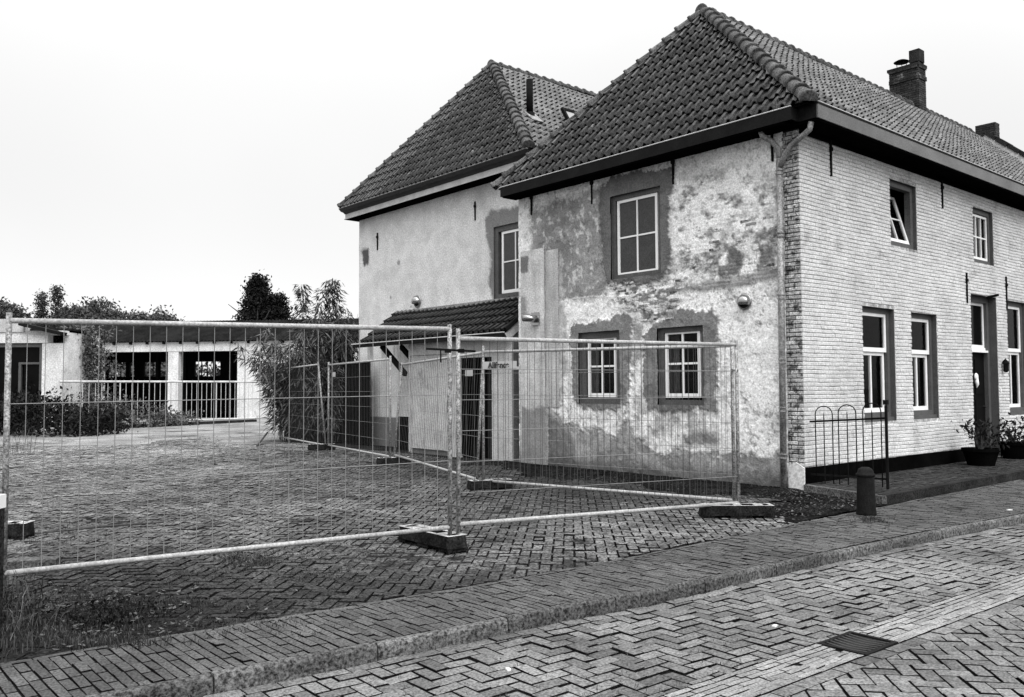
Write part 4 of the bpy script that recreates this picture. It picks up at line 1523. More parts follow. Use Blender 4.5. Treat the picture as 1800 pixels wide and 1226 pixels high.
# ------------------------------------------------------------------ the taller house behind
H2 = thing('rear_house', (1.0, 7.2, 0), 'tall pale plastered house with hipped tiled roof and moulded cornice, behind the corner house', 'house')
X2, Y20, Y21, Z2 = 1.0, 7.2, 15.1, 6.62
PH = lambda s, z, d: Vector((X2 + d, s, z))
H2_HOLES = [(7.40, 8.77, 3.71, 5.48)]
PAT_ = [(8.90, 5.89), (7.99, 5.86), (7.3, 5.9), (7.3, 3.4), (8.78, 3.62), (8.99, 4.12), (8.86, 4.80), (9.03, 5.24), (9.12, 5.74)]
SCAR_ = [(9.54, 6.60), (9.16, 6.53), (8.98, 5.79), (9.16, 5.75), (9.43, 6.29)]
HOLE_ = [(14.94, 5.70), (14.56, 5.69), (14.49, 5.23), (14.88, 5.18)]


def h2_tone(S, Z):
    n1 = fbm(S * .6, Z * .6, 203); n2 = fbm(S * 4, Z * 4, 211); n3 = fbm(S * 14, Z * 14, 215, 3)
    T = 0.60 + 0.10 * (n1 - .5) + 0.10 * (n2 - .5) + 0.06 * (n3 - .5)
    fade = np.clip((6.75 - Z) / 1.2, 0, 1); T = T * (0.82 + 0.18 * fade)  # wall tone darkens towards the cornice
    m = softmask(S, Z, PAT_, 0.06, 0.03, 217); T = T * (1 - m) + 0.19 * m
    m = softmask(S, Z, SCAR_, 0.05, 0.08, 219) * .35; T = T * (1 - m) + 0.25 * m
    m = softmask(S, Z, HOLE_, 0.08, 0.03, 221); T = T * (1 - m) + 0.09 * m
    for cy, cz, r in ((12.95, 5.1, .09), (13.35, 4.16, .06), (12.35, 3.82, .05)):
        m = np.clip((r - np.hypot(S - cy, Z - cz)) * 40, 0, 1) * .7; T = T * (1 - m) + 0.12 * m
    w = ((S > 11.0) & (Z < 2.95)).astype(float)
    T = T * (1 - w) + w * (0.62 + 0.1 * (n2 - .5))
    g = ((S > 11.0) & (Z < 0.78)).astype(float)
    T = T * (1 - g) + g * (0.16 + 0.06 * (n2 - .5))
    drip = np.clip((fbm(S * 5, Z * .8, 231) - .5) * 6, 0, 1) * np.clip((Z - 2.15) * 2, 0, 1) * w * .8
    T = T * (1 - drip) + 0.15 * drip
    return np.clip(T, .03, .8)


pw2 = grid_wall('side_wall', Y20, Y21, -0.15, Z2, 0.04, H2_HOLES, PH, h2_tone, lambda S, Z: -(fbm(S * 1.2, Z * 1.2, 241) - .5) * .03, 'render_smooth', H2)
mb = MB(); reveals(mb, PH, H2_HOLES, 0.16, -0.004); mb.build('window_reveal', 'frame_grey', pw2)
mb = MB(); mb.box(X2 + .02, 14, Y20, Y21 - .005, -.15, Z2, skip=('l', 't', 'b')); mb.build('back_wall', 'white_old', H2)
window(H2, PH, 7.40, 8.77, 3.71, 5.48, 0.03, 0.13, 2, 2, (7.54, 8.53, 3.85, 5.34), 'glass_blind', sashw=0.06, mull=0.03)
PH_prof = [('soffit', [(0.0, 6.60), (0.30, 6.64)]), ('cornice_light', [(0.325, 6.64), (0.325, 6.665), (0.30, 6.67), (0.30, 6.80)]),
           ('cornice_dark', [(0.31, 6.80), (0.33, 6.83), (0.345, 6.85), (0.40, 6.885), (0.425, 6.93), (0.44, 6.955), (0.44, 6.97)]), ('lead_edge', [(0.44, 6.97), (0.455, 6.98), (0.44, 6.99), (0.10, 6.985)])]
for nm, pr in (('cornice_soffit', 0), ('cornice_board', 1), ('cornice_moulding', 2), ('cornice_lip', 3)):
    mat, pts = PH_prof[pr]
    ks = 0.30
    path = [lambda d: (12, Y20 - d * ks), lambda d: (X2 - d, Y20 - d * ks), lambda d: (X2 - d, Y21 + d), lambda d: (12, Y21 + d)]
    V = []; Fc = []
    for fn in path:
        for d, z in pts:
            x, y = fn(d); V.append((x, y, z))
    n = len(pts)
    for i in range(3):
        for k in range(n - 1):
            Fc.append((i * n + k, (i + 1) * n + k, (i + 1) * n + k + 1, i * n + k + 1))
    put(nm, me_from(nm, V, Fc, mat), H2)
E2W, E2S, E2N, E2Z = X2 - 0.40, Y20 - 0.16, Y21 + 0.42, 6.97
AP2, RZ2 = 3.05, 10.68
VM2 = (E2S + E2N) / 2
mb = MB()
mb.add([(E2W + k * 0, E2S, E2Z), (E2W, E2N, E2Z), (AP2, VM2, RZ2 - .03)], [(0, 2, 1)])
mb.add([(E2W, E2S, E2Z), (14, E2S, E2Z), (14, VM2, RZ2 - .03), (AP2, VM2, RZ2 - .03)], [(0, 1, 2, 3)])
mb.add([(E2W, E2N, E2Z), (14, E2N, E2Z), (14, VM2, RZ2 - .03), (AP2, VM2, RZ2 - .03)], [(0, 3, 2, 1)])
roof2 = mb.build('roof', 'deck', H2)
singles = []
B2w = Vector((AP2 - E2W, 0, RZ2 - E2Z)); l2w = B2w.length
roof_face(roof2, (E2W, E2S, E2Z), (0, 1, 0), B2w, E2N - E2S, l2w, (VM2 - E2S) / l2w, (E2N - VM2) / l2w, 'tile', singles)
B2s = Vector((0, VM2 - E2S, RZ2 - E2Z)); l2s = B2s.length
roof_face(roof2, (E2W, E2S, E2Z), (1, 0, 0), B2s, 11.5, l2s, (AP2 - E2W) / l2s, 0.0, 'tile_lit', singles)
finish_roof(roof2, singles)
cap_run(roof2, (E2W, E2S, E2Z + .03), (AP2, VM2, RZ2 + .03), 0.135)
cap_run(roof2, (E2W, E2N, E2Z + .03), (AP2, VM2, RZ2 + .03), 0.115)
cap_run(roof2, (AP2 - .1, VM2, RZ2 + .02), (12, VM2, RZ2 + .02), 0.12)
sl2 = (RZ2 - E2Z) / (VM2 - E2S)
fl = thing('roof_flue', (1.95, 8.45, 8.2), 'black flue pipe standing on the rear house roof beside its hip', 'flue pipe')
mb = MB(); mb.tube([(1.95, 8.50, 8.15), (1.95, 8.50, 8.42)], [0.14, 0.125], 14); mb.build('collar', 'iron', fl, True)
mb = MB(); mb.tube([(1.95, 8.50, 8.40), (1.95, 8.50, 9.26)], 0.085, 14); mb.build('pipe', 'iron', fl, True)
mb = MB(); mb.obox((1.95, 8.36, 8.24 + .05), (1, 0, 0), Vector((0, 1, sl2)).normalized(), Vector((0, -sl2, 1)).normalized(), 0.19, 0.22, 0.012); mb.build('flashing', 'zinc', fl)
skyl = thing('skylight', (3.5, 8.7, 8.6), 'tilted skylight catching white sky, half hidden behind the corner house roof', 'skylight')
ux, uy, un = Vector((1, 0, 0)), Vector((0, 1, sl2)).normalized(), Vector((0, -sl2, 1)).normalized()
cc = Vector((3.72, 8.52, E2Z + sl2 * (8.52 - E2S))) + un * 0.14
uy2 = (uy * math.cos(.35) + un * math.sin(-.30) * -1).normalized(); un2 = ux.cross(uy2)
mb = MB()
for s in (-1, 1):
    mb.obox(cc + ux * .42 * s, ux, uy2, un2, .04, .60, .04); mb.obox(cc + uy2 * .56 * s, ux, uy2, un2, .38, .04, .04)
mb.build('frame', 'iron', skyl)
mb = MB(); mb.obox(cc + un2 * .01, ux, uy2, un2, .38, .52, .01); mb.build('pane', 'chrome', skyl)
anchor(PH, 9.48, 5.76, 6.23, 'thin black wall anchor below cornice of the pale rear house, nearer its window')
anchor(PH, 14.05, 5.59, 6.09, 'thin black wall anchor near the outer end of the pale rear house')


def dome_vent(c, ax, r, label):
    t = thing('wall_vent', c, label, 'vent')
    ax = Vector(ax)
    mb = MB(); mb.lathe(c, [(r, 0.0), (r * 1.02, 0.012), (r * .9, 0.02)], 20, ax); mb.build('flange', 'chrome', t, True)
    mb = MB()
    side = ax.cross(Vector((0, 0, 1))).normalized(); up = Vector((0, 0, 1))
    V = []; Fc = []; nu, nv = 14, 7
    for j in range(nv + 1):
        ph = math.pi * j / nv
        for i in range(nu + 1):
            th = math.pi * (i / nu) * 0.72 + math.radians(-5)
            d = side * math.cos(ph) + (up * math.sin(ph) if False else Vector((0, 0, 0)))
            # shell of a half ball, open towards the ground
            el = math.radians(-28) + (math.radians(90 + 28)) * i / nu
            az = -math.pi / 2 + math.pi * j / nv
            p = ax * (math.cos(el) * math.cos(az)) + side * (math.cos(el) * math.sin(az)) + up * math.sin(el)
            V.append(Vector(c) + p * r * .88 + ax * .015)
    for j in range(nv):
        for i in range(nu):
            Fc.append((j * (nu + 1) + i, (j + 1) * (nu + 1) + i, (j + 1) * (nu + 1) + i + 1, j * (nu + 1) + i + 1))
    put('hood', me_from('hood', V, Fc, 'chrome', True), t)
    mb = MB(); mb.lathe(Vector(c) + ax * .02, [(r * .8, 0.0), (r * .8, 0.004)], 18, ax); mb.build('opening', 'hole', t)


dome_vent((-0.035, 1.015, 2.995), (-1, 0, 0), 0.135, 'round chrome dome vent on white plaster near the downpipe')
dome_vent((0.975, 12.0, 3.94), (-1, 0, 0), 0.17, 'round chrome dome vent just above the lean-to shed roof')
fp = thing('flue_outlet', (-0.09, 6.10, 3.05), 'chrome flue elbow on a square plate on the plaster strip', 'flue')
beam_box(fp, 'plate', -0.105, -0.092, 5.96, 6.20, 2.90, 3.17, 'chrome')
mb = MB(); mb.tube([(-0.10, 6.08, 3.03), (-0.18, 6.08, 3.035), (-0.25, 6.13, 3.045), (-0.30, 6.23, 3.055)], 0.078, 14); mb.build('elbow', 'chrome', fp, True)
mb = MB(); mb.lathe((-0.3005, 6.232, 3.0555), [(0.066, 0), (0.066, 0.004)], 14, (-0.45, 0.89, 0.09)); mb.build('mouth', 'hole', fp)

# ------------------------------------------------------------------ lean-to shed
SH = thing('lean_to_shed', (0.1, 9.2, 0), 'low white lean-to shed with dark tiled roof between the two houses', 'shed')
sy0, sy1 = 7.02, 12.97
SO = Vector((-0.17, sy0, 2.80)); SB = Vector((1.17, 0, 0.86)); lsb = SB.length
mb = MB(); mb.add([(-0.15, sy0, 2.79), (-0.15, sy1, 2.79), (0.995, sy1, 3.63), (0.995, sy0, 3.63)], [(0, 3, 2, 1)])
mb.add([(-0.15, sy0, 2.72), (-0.15, sy1, 2.72), (0.995, sy1, 3.56), (0.995, sy0, 3.56)], [(0, 1, 2, 3)])
sroof = mb.build('roof', 'deck', SH)
singles = []
roof_face(sroof, SO, (0, 1, 0), SB, sy1 - sy0, lsb + 0.1, 0, 0, 'tile_shed', singles, w=0.198)
finish_roof(sroof, singles)
beam_box(sroof, 'flashing', 0.90, 0.985, 7.3, sy1 + .02, 3.62, 3.72, 'zinc')
mb = MB(); mb.tube([(-0.20, sy0 - .05, 2.80), (-0.20, 13.45, 2.80)], 0.014, 6); mb.build('gutter_lip', 'lead_edge', sroof)
beam_box(sroof, 'gutter', -0.195, -0.14, sy0, 13.4, 2.70, 2.785, 'gutter_dark')
mb = MB(); mb.beam((-0.15, sy0 - .035, 2.86), (0.99, sy0 - .035, 3.70), 0.07, 0.09); mb.build('verge_tile', 'gutter_dark', sroof)
mb = MB(); mb.beam((-0.10, sy0 - .012, 2.70), (0.98, sy0 - .012, 3.50), 0.022, 0.17); mb.build('verge_board', 'shed_white', sroof)
mb = MB()
mb.add([(0.12, sy0 + .02, -.1), (1.0, sy0 + .02, -.1), (1.0, sy0 + .02, 3.5), (0.12, sy0 + .02, 2.85)], [(0, 1, 2, 3)])
mb.build('end_wall', 'shed_grey', SH)  # shade on this end is put into its grey
mb = MB()
mb.box(0.08, 0.20, sy0 + .03, 7.74, -.1, 2.72); mb.box(0.10, 0.20, 7.74, 8.93, 2.30, 2.72); mb.box(0.08, 0.20, 8.93, 9.26, -.1, 2.72)
mb.box(0.09, 0.20, 9.26, 11.03, 2.42, 2.72); mb.box(0.09, 0.98, 11.03, 11.09, -.1, 2.80)
mb.build('front_wall', 'shed_white', SH)
bd = put('barred_door', me_from('barred_door', [(0.16, 7.745, -.1), (0.16, 8.925, -.1), (0.16, 8.925, 2.30), (0.16, 7.745, 2.30)], [(0, 3, 2, 1)], 'timber_dark'), SH)
for i in range(10):
    beam_box(bd, 'slat', 0.125, 0.155, 7.76 + i * .117, 7.76 + i * .117 + .095, 0.05, 2.28, 'timber_dark')
pd = put('plank_door', me_from('plank_door', [(0.15, 9.262, -.1), (0.15, 11.028, -.1), (0.15, 11.028, 2.42), (0.15, 9.262, 2.42)], [(0, 3, 2, 1)], 'shed_grey'), SH)
for i in range(12):
    a = 9.27 + i * (1.75 / 12)
    beam_box(pd, 'plank', 0.115 + random.uniform(0, .004), 0.148, a + .003, a + 1.75 / 12 - .003, 0.10, 2.41, 'shed_white')
mb = MB(); mb.tube([(0.11, 9.42, 1.0), (0.09, 9.42, 1.02), (0.09, 9.42, 1.30), (0.11, 9.42, 1.32)], 0.012, 6); mb.build('handle', 'iron', pd)
for X in (0.02, 0.62):
    mb = MB(); mb.beam((X, 11.12, 1.95), (X, 12.25, 2.72), 0.09, 0.12); mb.build('brace', 'iron', SH)
hb = put('hatch', me_from('hatch', [(0.36, 11.12, 0), (0.36, 11.98, 0), (0.36, 11.98, .86), (0.36, 11.12, .86)], [(0, 3, 2, 1)], 'timber_dark'), SH)
for i in range(6):
    beam_box(hb, 'slat', 0.33, 0.358, 11.13 + i * .145, 11.13 + i * .145 + .125, 0.0, .86, 'timber_dark')

# dark timber screen past the shed
scr = thing('timber_screen', (0.7, 16, 0), 'tall dark timber board screen between the lean-to shed and the bamboo', 'screen')
y = 13.95
while y < 19.2:
    beam_box(scr, 'board', 0.68 + random.uniform(0, .01), 0.71, y, y + .143, 0.02, 2.36 + random.uniform(-.015, .015), 'timber_dark')
    y += .15
for y in (14.4, 16.5, 18.8):
    beam_box(scr, 'post', 0.712, 0.80, y, y + .09, 0, 2.3, 'timber_dark')

# ------------------------------------------------------------------ neighbouring house past the corner house
NB = thing('neighbour_house', (15.6, 3, 0), 'next house up the street, its gable parapet rising past the roof end', 'house')
gp = [(-0.5, 6.26), (3.0, 9.27), (6.9, 6.1)]
mb = MB()
prof = [(-0.4, -.1), (-0.4, 6.30), (3.0, 9.22), (6.9, 6.05), (6.9, -.1)]
mb.add([(15.52, y, z) for y, z in prof] + [(15.85, y, z) for y, z in prof], [(0, 1, 2, 3, 4), (9, 8, 7, 6, 5)] + [(i, 5 + i, 5 + (i + 1) % 5, (i + 1) % 5) for i in range(5)])
mb.build('gable_wall', 'white_old', NB)
for (y0, z0), (y1, z1) in zip(gp[:-1], gp[1:]):
    n = 11
    for i in range(n):
        t0, t1 = i / n + .004, (i + 1) / n - .004
        mb = MB()
        mb.beam((15.685, y0 + (y1 - y0) * t0, z0 + (z1 - z0) * t0), (15.685, y0 + (y1 - y0) * t1, z0 + (z1 - z0) * t1), 0.42, 0.12 + random.uniform(-.01, .01))
        mb.build('coping_stone', 'stone_dark', NB)
mb = MB(); mb.add([(15.85, -.4, 5.9), (26, -.4, 5.9), (26, 3.0, 8.9), (15.85, 3.0, 8.9), (26, 6.6, 5.9), (15.85, 6.6, 5.9)], [(0, 1, 2, 3), (3, 2, 4, 5)]); mb.build('roof', 'tile_lit', NB)
mb = MB(); mb.box(15.86, 26, -.05, 6.8, -.1, 5.9); mb.build('wall', 'white_old', NB)
nch = put('chimney', me_from('chimney', [(x, y, z) for z in (8.6, 9.50) for x, y in ((15.55, 2.72), (15.86, 2.72), (15.86, 3.26), (15.55, 3.26))],
          [(0, 1, 5, 4), (1, 2, 6, 5), (2, 3, 7, 6), (3, 0, 4, 7), (4, 5, 6, 7)], 'stone_dark'), NB)
z = 8.95
r = 0
while z < 9.47:
    for (P0, L_, dirn, nrm) in ((Vector((15.54, 3.27, 0)), 0.56, Vector((0, -1, 0)), Vector((-1, 0, 0))), (Vector((15.54, 2.71, 0)), 0.33, Vector((1, 0, 0)), Vector((0, -1, 0)))):
        x = -(.1 if r % 2 else 0)
        while x < L_:
            a, b = max(0, x) + .004, min(L_, x + .205) - .004
            if b - a > .02:
                mb = MB(); mb.obox(P0 + dirn * ((a + b) / 2) + nrm * -.02 + Vector((0, 0, z + .03)), dirn, nrm, (0, 0, 1), (b - a) / 2, .03, .027)
                put('brick', mb.mesh('brick', 'chimney_brick'), nch)
            x += .21
    z += .064; r += 1

# ================================================================== SITE FENCES
WIRES = {}


def wire_mesh(r, mat='wire', n=6):
    if (r, mat) not in WIRES:
        mb = MB(); mb.tube([(0, 0, 0), (0, 0, 1)], r, n, cap=False)
        WIRES[(r, mat)] = mb.mesh('wire', mat, True)
    return WIRES[(r, mat)]


def bar(parent, name, a, b, r, mat='wire'):
    a, b = Vector(a), Vector(b)
    o = put(name, wire_mesh(r, mat), parent)
    d = b - a
    q = d.to_track_quat('Z', 'Y').to_matrix().to_4x4()
    m4 = Matrix.Translation(a) @ q @ Matrix.Diagonal((1, 1, d.length, 1))
    o.matrix_basis = m4
    return o


def fence_panel(A, B, zb, zt, label, nv, nh, rv, rpost=0.023, leanA=(0, 0), leanB=(0, 0), topA=None, topB=None, zbB=None, zrA=None, zrB=None):
    """wire mesh site fence panel; A, B = feet of its two posts, zb / zt = bottom and top rail heights"""
    A, B = Vector((A[0], A[1], 0)), Vector((B[0], B[1], 0))
    zbB = zb if zbB is None else zbB
    zrA = zt if zrA is None else zrA; zrB = zrA if zrB is None else zrB
    t = thing('site_fence_panel', (A + B) / 2, label, 'fence panel', 'wire mesh site fence panels')
    LA, LB = Vector((leanA[0], leanA[1], 0)), Vector((leanB[0], leanB[1], 0))
    at = lambda s, z: (A + LA * (z / 2.2)) * (1 - s) + (B + LB * (z / 2.2)) * s + Vector((0, 0, z))
    for P, L, top in ((A, LA, topA or zt), (B, LB, topB or zt)):
        mb = MB(); mb.tube([P + Vector((0, 0, 0.05)), P + L * (top / 2.2) + Vector((0, 0, top))], rpost, 10); mb.build('post', 'galv', t, True)
    mb = MB(); mb.tube([at(0, zrA), at(1, zrB)], rpost, 10); mb.build('top_rail', 'rail', t, True)
    mb = MB(); mb.tube([at(0, zb), at(1, zbB)], rpost * .95, 10); mb.build('bottom_rail', 'rail', t, True)
    dirn = (B - A).normalized(); nrm = Vector((dirn.y, -dirn.x, 0)) * .008
    bot = lambda s: zb + (zbB - zb) * s
    top_ = lambda s: zrA + (zrB - zrA) * s
    for i in range(1, nv + 1):
        s = i / (nv + 1)
        bar(t, 'wire', at(s, bot(s)), at(s, top_(s)), rv, 'wire' if nh < 5 else 'wire_fine')
    for j in range(1, nh + 1):
        f = j / (nh + 1)
        bar(t, 'wire', at(0, bot(0) + (top_(0) - bot(0)) * f) + nrm, at(1, bot(1) + (top_(1) - bot(1)) * f) + nrm, rv * 1.2, 'wire')
    return t


p1 = fence_panel((-10.69, 0.70), (-6.998, -0.268), 0.143, 2.224, 'large fence panel of wide wire mesh nearest the camera', 28, 2, 0.0032, topB=2.235, zbB=.223, zrA=2.16, zrB=2.19)
p2 = fence_panel((-6.88, -0.252), (-2.909, -0.803), 0.237, 2.20, 'close-meshed fence panel from the middle rubber foot to the foot by the house corner', 42, 5, 0.0026, topB=2.19, zbB=.148, zrA=2.10, zrB=2.13)
p4 = fence_panel((-3.555, 3.502), (-2.743, -0.62), 0.134, 2.27, 'fence panel carrying the white name sign, parallel to the stained wall', 40, 5, 0.0026, topB=2.20, zbB=.145, zrA=2.17, zrB=2.13)
p5 = fence_panel((-2.139, 8.311), (-3.538, 3.698), 0.192, 2.14, 'leaning fence panel in front of the white shed door', 42, 5, 0.0026, leanA=(.16, -.08), leanB=(0.10, -.06), topB=2.24, zbB=.136, zrA=2.10, zrB=2.17)
p6 = fence_panel((-1.083, 13.09), (-2.192, 8.362), 0.12, 2.30, 'fence panel in front of the dark timber screen', 40, 5, 0.0026, topB=2.29, zbB=.156, zrA=2.22, zrB=2.22)
p7 = fence_panel((-0.37, 17.428), (-1.024, 13.323), 0.138, 2.26, 'furthest fence panel, standing in front of the bamboo', 38, 5, 0.0026, leanB=(-.18, .10), topB=2.31, zbB=.105, zrA=2.2, zrB=2.24)

# couplers and the dark rod between the two front panels
cl = thing('fence_coupler', (-6.94, -0.27, 1.94), 'dark metal bar clamped across the two middle fence posts', 'coupler')
a, b = cw(-0.84, 8.38, 1.985), cw(-0.36, 8.50, 1.962)
mb = MB(); mb.tube([a, b], 0.011, 8); mb.build('bar', 'iron', cl)
for x in (-0.63, -0.50):
    c = cw(x, 8.45, 1.965)
    mb = MB(); mb.obox(c, cv(1, 0), cv(0, 1), (0, 0, 1), .03, .05, .018); mb.build('clamp', 'iron', cl)
mb = MB(); mb.tube([cw(-0.70, 8.42, 1.98), cw(-0.70, 8.42, 1.85)], 0.007, 6); mb.build('tail', 'iron', cl)
cl2 = thing('fence_coupler', (-2.83, -0.7, 1.95), 'small black strap joining the two posts by the house corner', 'coupler', None)
mb = MB(); mb.beam((-2.92, -0.83, 1.80), (-2.73, -0.60, 1.81), 0.012, 0.025); mb.build('strap', 'iron', cl2)


def fence_foot(c, ang, label, L=0.78, W=0.24, H=0.15):
    t = thing('ballast_block', (c[0], c[1], 0), label, 'ballast block', 'rubber fence blocks')
    ca, sa = math.cos(ang), math.sin(ang)
    T = lambda x, y, z: (c[0] + x * ca - y * sa, c[1] + x * sa + y * ca, z)
    hx, hy = L / 2, W / 2
    ch = 0.05
    out = lambda k, z: [T(x * k, y * (1 if k == 1 else k * .985), z) for x, y in ((-hx, -hy + ch), (-hx + ch, -hy), (hx - ch, -hy), (hx, -hy + ch), (hx, hy - ch), (hx - ch, hy), (-hx + ch, hy), (-hx, hy - ch))]
    mb = MB()
    V = out(1, 0.03) + out(.95, H - .01) + out(.935, H)
    mb.add(V, [(r * 8 + i, r * 8 + (i + 1) % 8, (r + 1) * 8 + (i + 1) % 8, (r + 1) * 8 + i) for r in range(2) for i in range(8)])
    for x0, x1 in ((-hx + .02, -hx + .16), (-.1, .1), (hx - .16, hx - .02)):
        v = [T(x, y, z) for z in (-.005, .032) for x, y in ((x0, -hy + .01), (x1, -hy + .01), (x1, hy - .01), (x0, hy - .01))]
        mb.add(v, [(0, 1, 5, 4), (1, 2, 6, 5), (2, 3, 7, 6), (3, 0, 4, 7)])
    mb.build('body', 'rubber', t)
    # top plate with pockets
    mb = MB()
    k = .935
    xs_ = [-hx * k, -hx * k + .05, -hx * k + .12, -.20, -.05, .05, .20, hx * k - .12, hx * k - .05, hx * k]
    ys_ = [-hy * k, -hy * k + .045, hy * k - .045, hy * k]
    for i in range(9):
        for j in range(3):
            pocket = j == 1 and i in (1, 3, 5, 7)
            z = H - .028 if pocket else H + .001
            mb.add([T(xs_[i], ys_[j], z), T(xs_[i + 1], ys_[j], z), T(xs_[i + 1], ys_[j + 1], z), T(xs_[i], ys_[j + 1], z)], [(0, 1, 2, 3)], 0, 1 if pocket else 0)
            if pocket:
                q = [(xs_[i], ys_[j]), (xs_[i + 1], ys_[j]), (xs_[i + 1], ys_[j + 1]), (xs_[i], ys_[j + 1])]
                for e in range(4):
                    p0, p1_ = q[e], q[(e + 1) % 4]
                    mb.add([T(*p0, H + .001), T(*p1_, H + .001), T(*p1_, z), T(*p0, z)], [(0, 1, 2, 3)], 0, 1)
    mb.build('top', ['block_top', 'rubber'], t)
    return t


c = cw(-0.83, 8.86)
d = cv(-0.64, 0.77)
fence_foot((c.x, c.y), math.atan2(d.y, d.x), 'black rubber fence foot under the two middle posts', 0.98, 0.25, .15)
c = cw(2.76, 10.66); d = cv(1, -0.03)
fence_foot((c.x, c.y), math.atan2(d.y, d.x), 'black rubber fence foot nearest the house corner', 0.92, 0.26, .15)
c = cw(-0.36, 13.66); d = cv(1, 0.35)
fence_foot((c.x, c.y), math.atan2(d.y, d.x), 'black rubber fence foot below the white name sign', 0.72, 0.26, .15)
c = cw(-2.5, 18.15); d = cv(1, 0.3)
fence_foot((c.x, c.y), math.atan2(d.y, d.x), 'black rubber fence foot in front of the shed hatch', 0.72, 0.26, .15)
c = cw(-5.0, 22.6); d = cv(1, 0.3)
fence_foot((c.x, c.y), math.atan2(d.y, d.x), 'black rubber fence foot furthest away, by the bamboo', 0.72, 0.26, .15)
c = cw(-5.52, 9.42); d = cv(1, 0.08)
fence_foot((c.x, c.y), math.atan2(d.y, d.x), 'loose rubber fence foot lying behind the near fence at the picture edge', 0.55, 0.26, .16)

# name sign and tags on the mesh
sg = thing('fence_sign', (-3.5, 3.3, 1.85), 'long white sign reading Allfence on the wire mesh', 'sign')
A, B = Vector((-3.555, 3.502, 0)), Vector((-2.743, -0.62, 0))
dv = (B - A).normalized(); nv_ = Vector((dv.y, -dv.x, 0))
if nv_.dot(CAM - A) < 0:
    nv_ = -nv_
s0 = A + dv * 0.02 + nv_ * .03
def on_sign(s, z, o=0.0): return s0 + dv * s + nv_ * o + Vector((0, 0, z))
mb = MB(); mb.obox(on_sign(.34, 1.955), dv, (0, 0, 1), nv_, .34, .058, .003); mb.build('plate', 'sign_white', sg)
mb = MB(); mb.obox(on_sign(.70, 1.905, -.004), dv, (0, 0, 1), nv_, .20, .02, .002); mb.build('lower_strip', 'sign_white', sg)
fc = bpy.data.curves.new('lettering', 'FONT')
fc.body = 'Allfence'
fc.size = 0.13; fc.align_x = 'LEFT'; fc.align_y = 'CENTER'; fc.extrude = 0.0; fc.offset = 0.006
fo = bpy.data.objects.new('lettering_curve', fc); COL.objects.link(fo)
bpy.context.view_layer.update()
lm = bpy.data.meshes.new_from_object(fo.evaluated_get(bpy.context.evaluated_depsgraph_get()))
bpy.data.objects.remove(fo)
lm.materials.clear(); lm.materials.append(MATS['sign_ink'])
m4 = Matrix.Identity(4); p = on_sign(.13, 1.95, .03)
for i in range(3):
    m4[i][0] = dv[i]; m4[i][1] = (0, 0, 1)[i]; m4[i][2] = nv_[i]; m4[i][3] = p[i]
lm.transform(m4)
put('lettering', lm, sg)
tg = MB(); tg.obox(cw(-1.08, 16.0, 1.72 + .14) if False else cw(-0.715, 14.20, 1.845), cv(.55, -.84), (0, 0, 1), cv(-.84, -.55), .12, .05, .003)
tgo = setp(tg.build('fence_tag', 'sign_white'), 'small pale tag on the mesh in front of the barred shed door', 'tag')
tg = MB(); tg.obox(cw(-4.55, 21.95, 1.96), cv(.46, -.89), (0, 0, 1), cv(-.89, -.46), .12, .06, .003)
setp(tg.build('fence_tag', 'sign_white'), 'small pale tag on the mesh in front of the dark timber screen', 'tag')

# foreground post with a pale cap at the picture's edge
po = thing('marker_post', cw(-3.42, 5.55), 'dark post with a white cap cut off by the edge of the picture', 'post')
c = cw(-3.33, 5.55)
mb = MB(); mb.obox((c.x, c.y, 0.42), cv(1, 0), cv(0, 1), (0, 0, 1), .045, .045, .42); mb.build('shaft', 'stone_dark', po)
mb = MB(); mb.obox((c.x, c.y, 0.885), cv(1, 0), cv(0, 1), (0, 0, 1), .05, .05, .043); mb.build('cap', 'frame_white', po)

# bollard
bo = thing('bollard', (-1.746, -1.865, 0), 'short dark cast iron bollard with a domed head on the pavement', 'bollard')
mb = MB(); mb.lathe((-1.746, -1.865, 0), [(0.122, -0.02), (0.12, 0.03), (0.114, 0.08), (0.104, 0.45), (0.102, 0.47)], 20); mb.build('shaft', 'cast_iron', bo, True)
mb = MB(); mb.lathe((-1.746, -1.865, 0.47), [(0.102, 0), (0.115, 0.01), (0.115, 0.035), (0.099, 0.045), (0.094, 0.07), (0.075, 0.10), (0.045, 0.118), (0.0, 0.122)], 20); mb.build('head', 'cast_iron', bo, True)

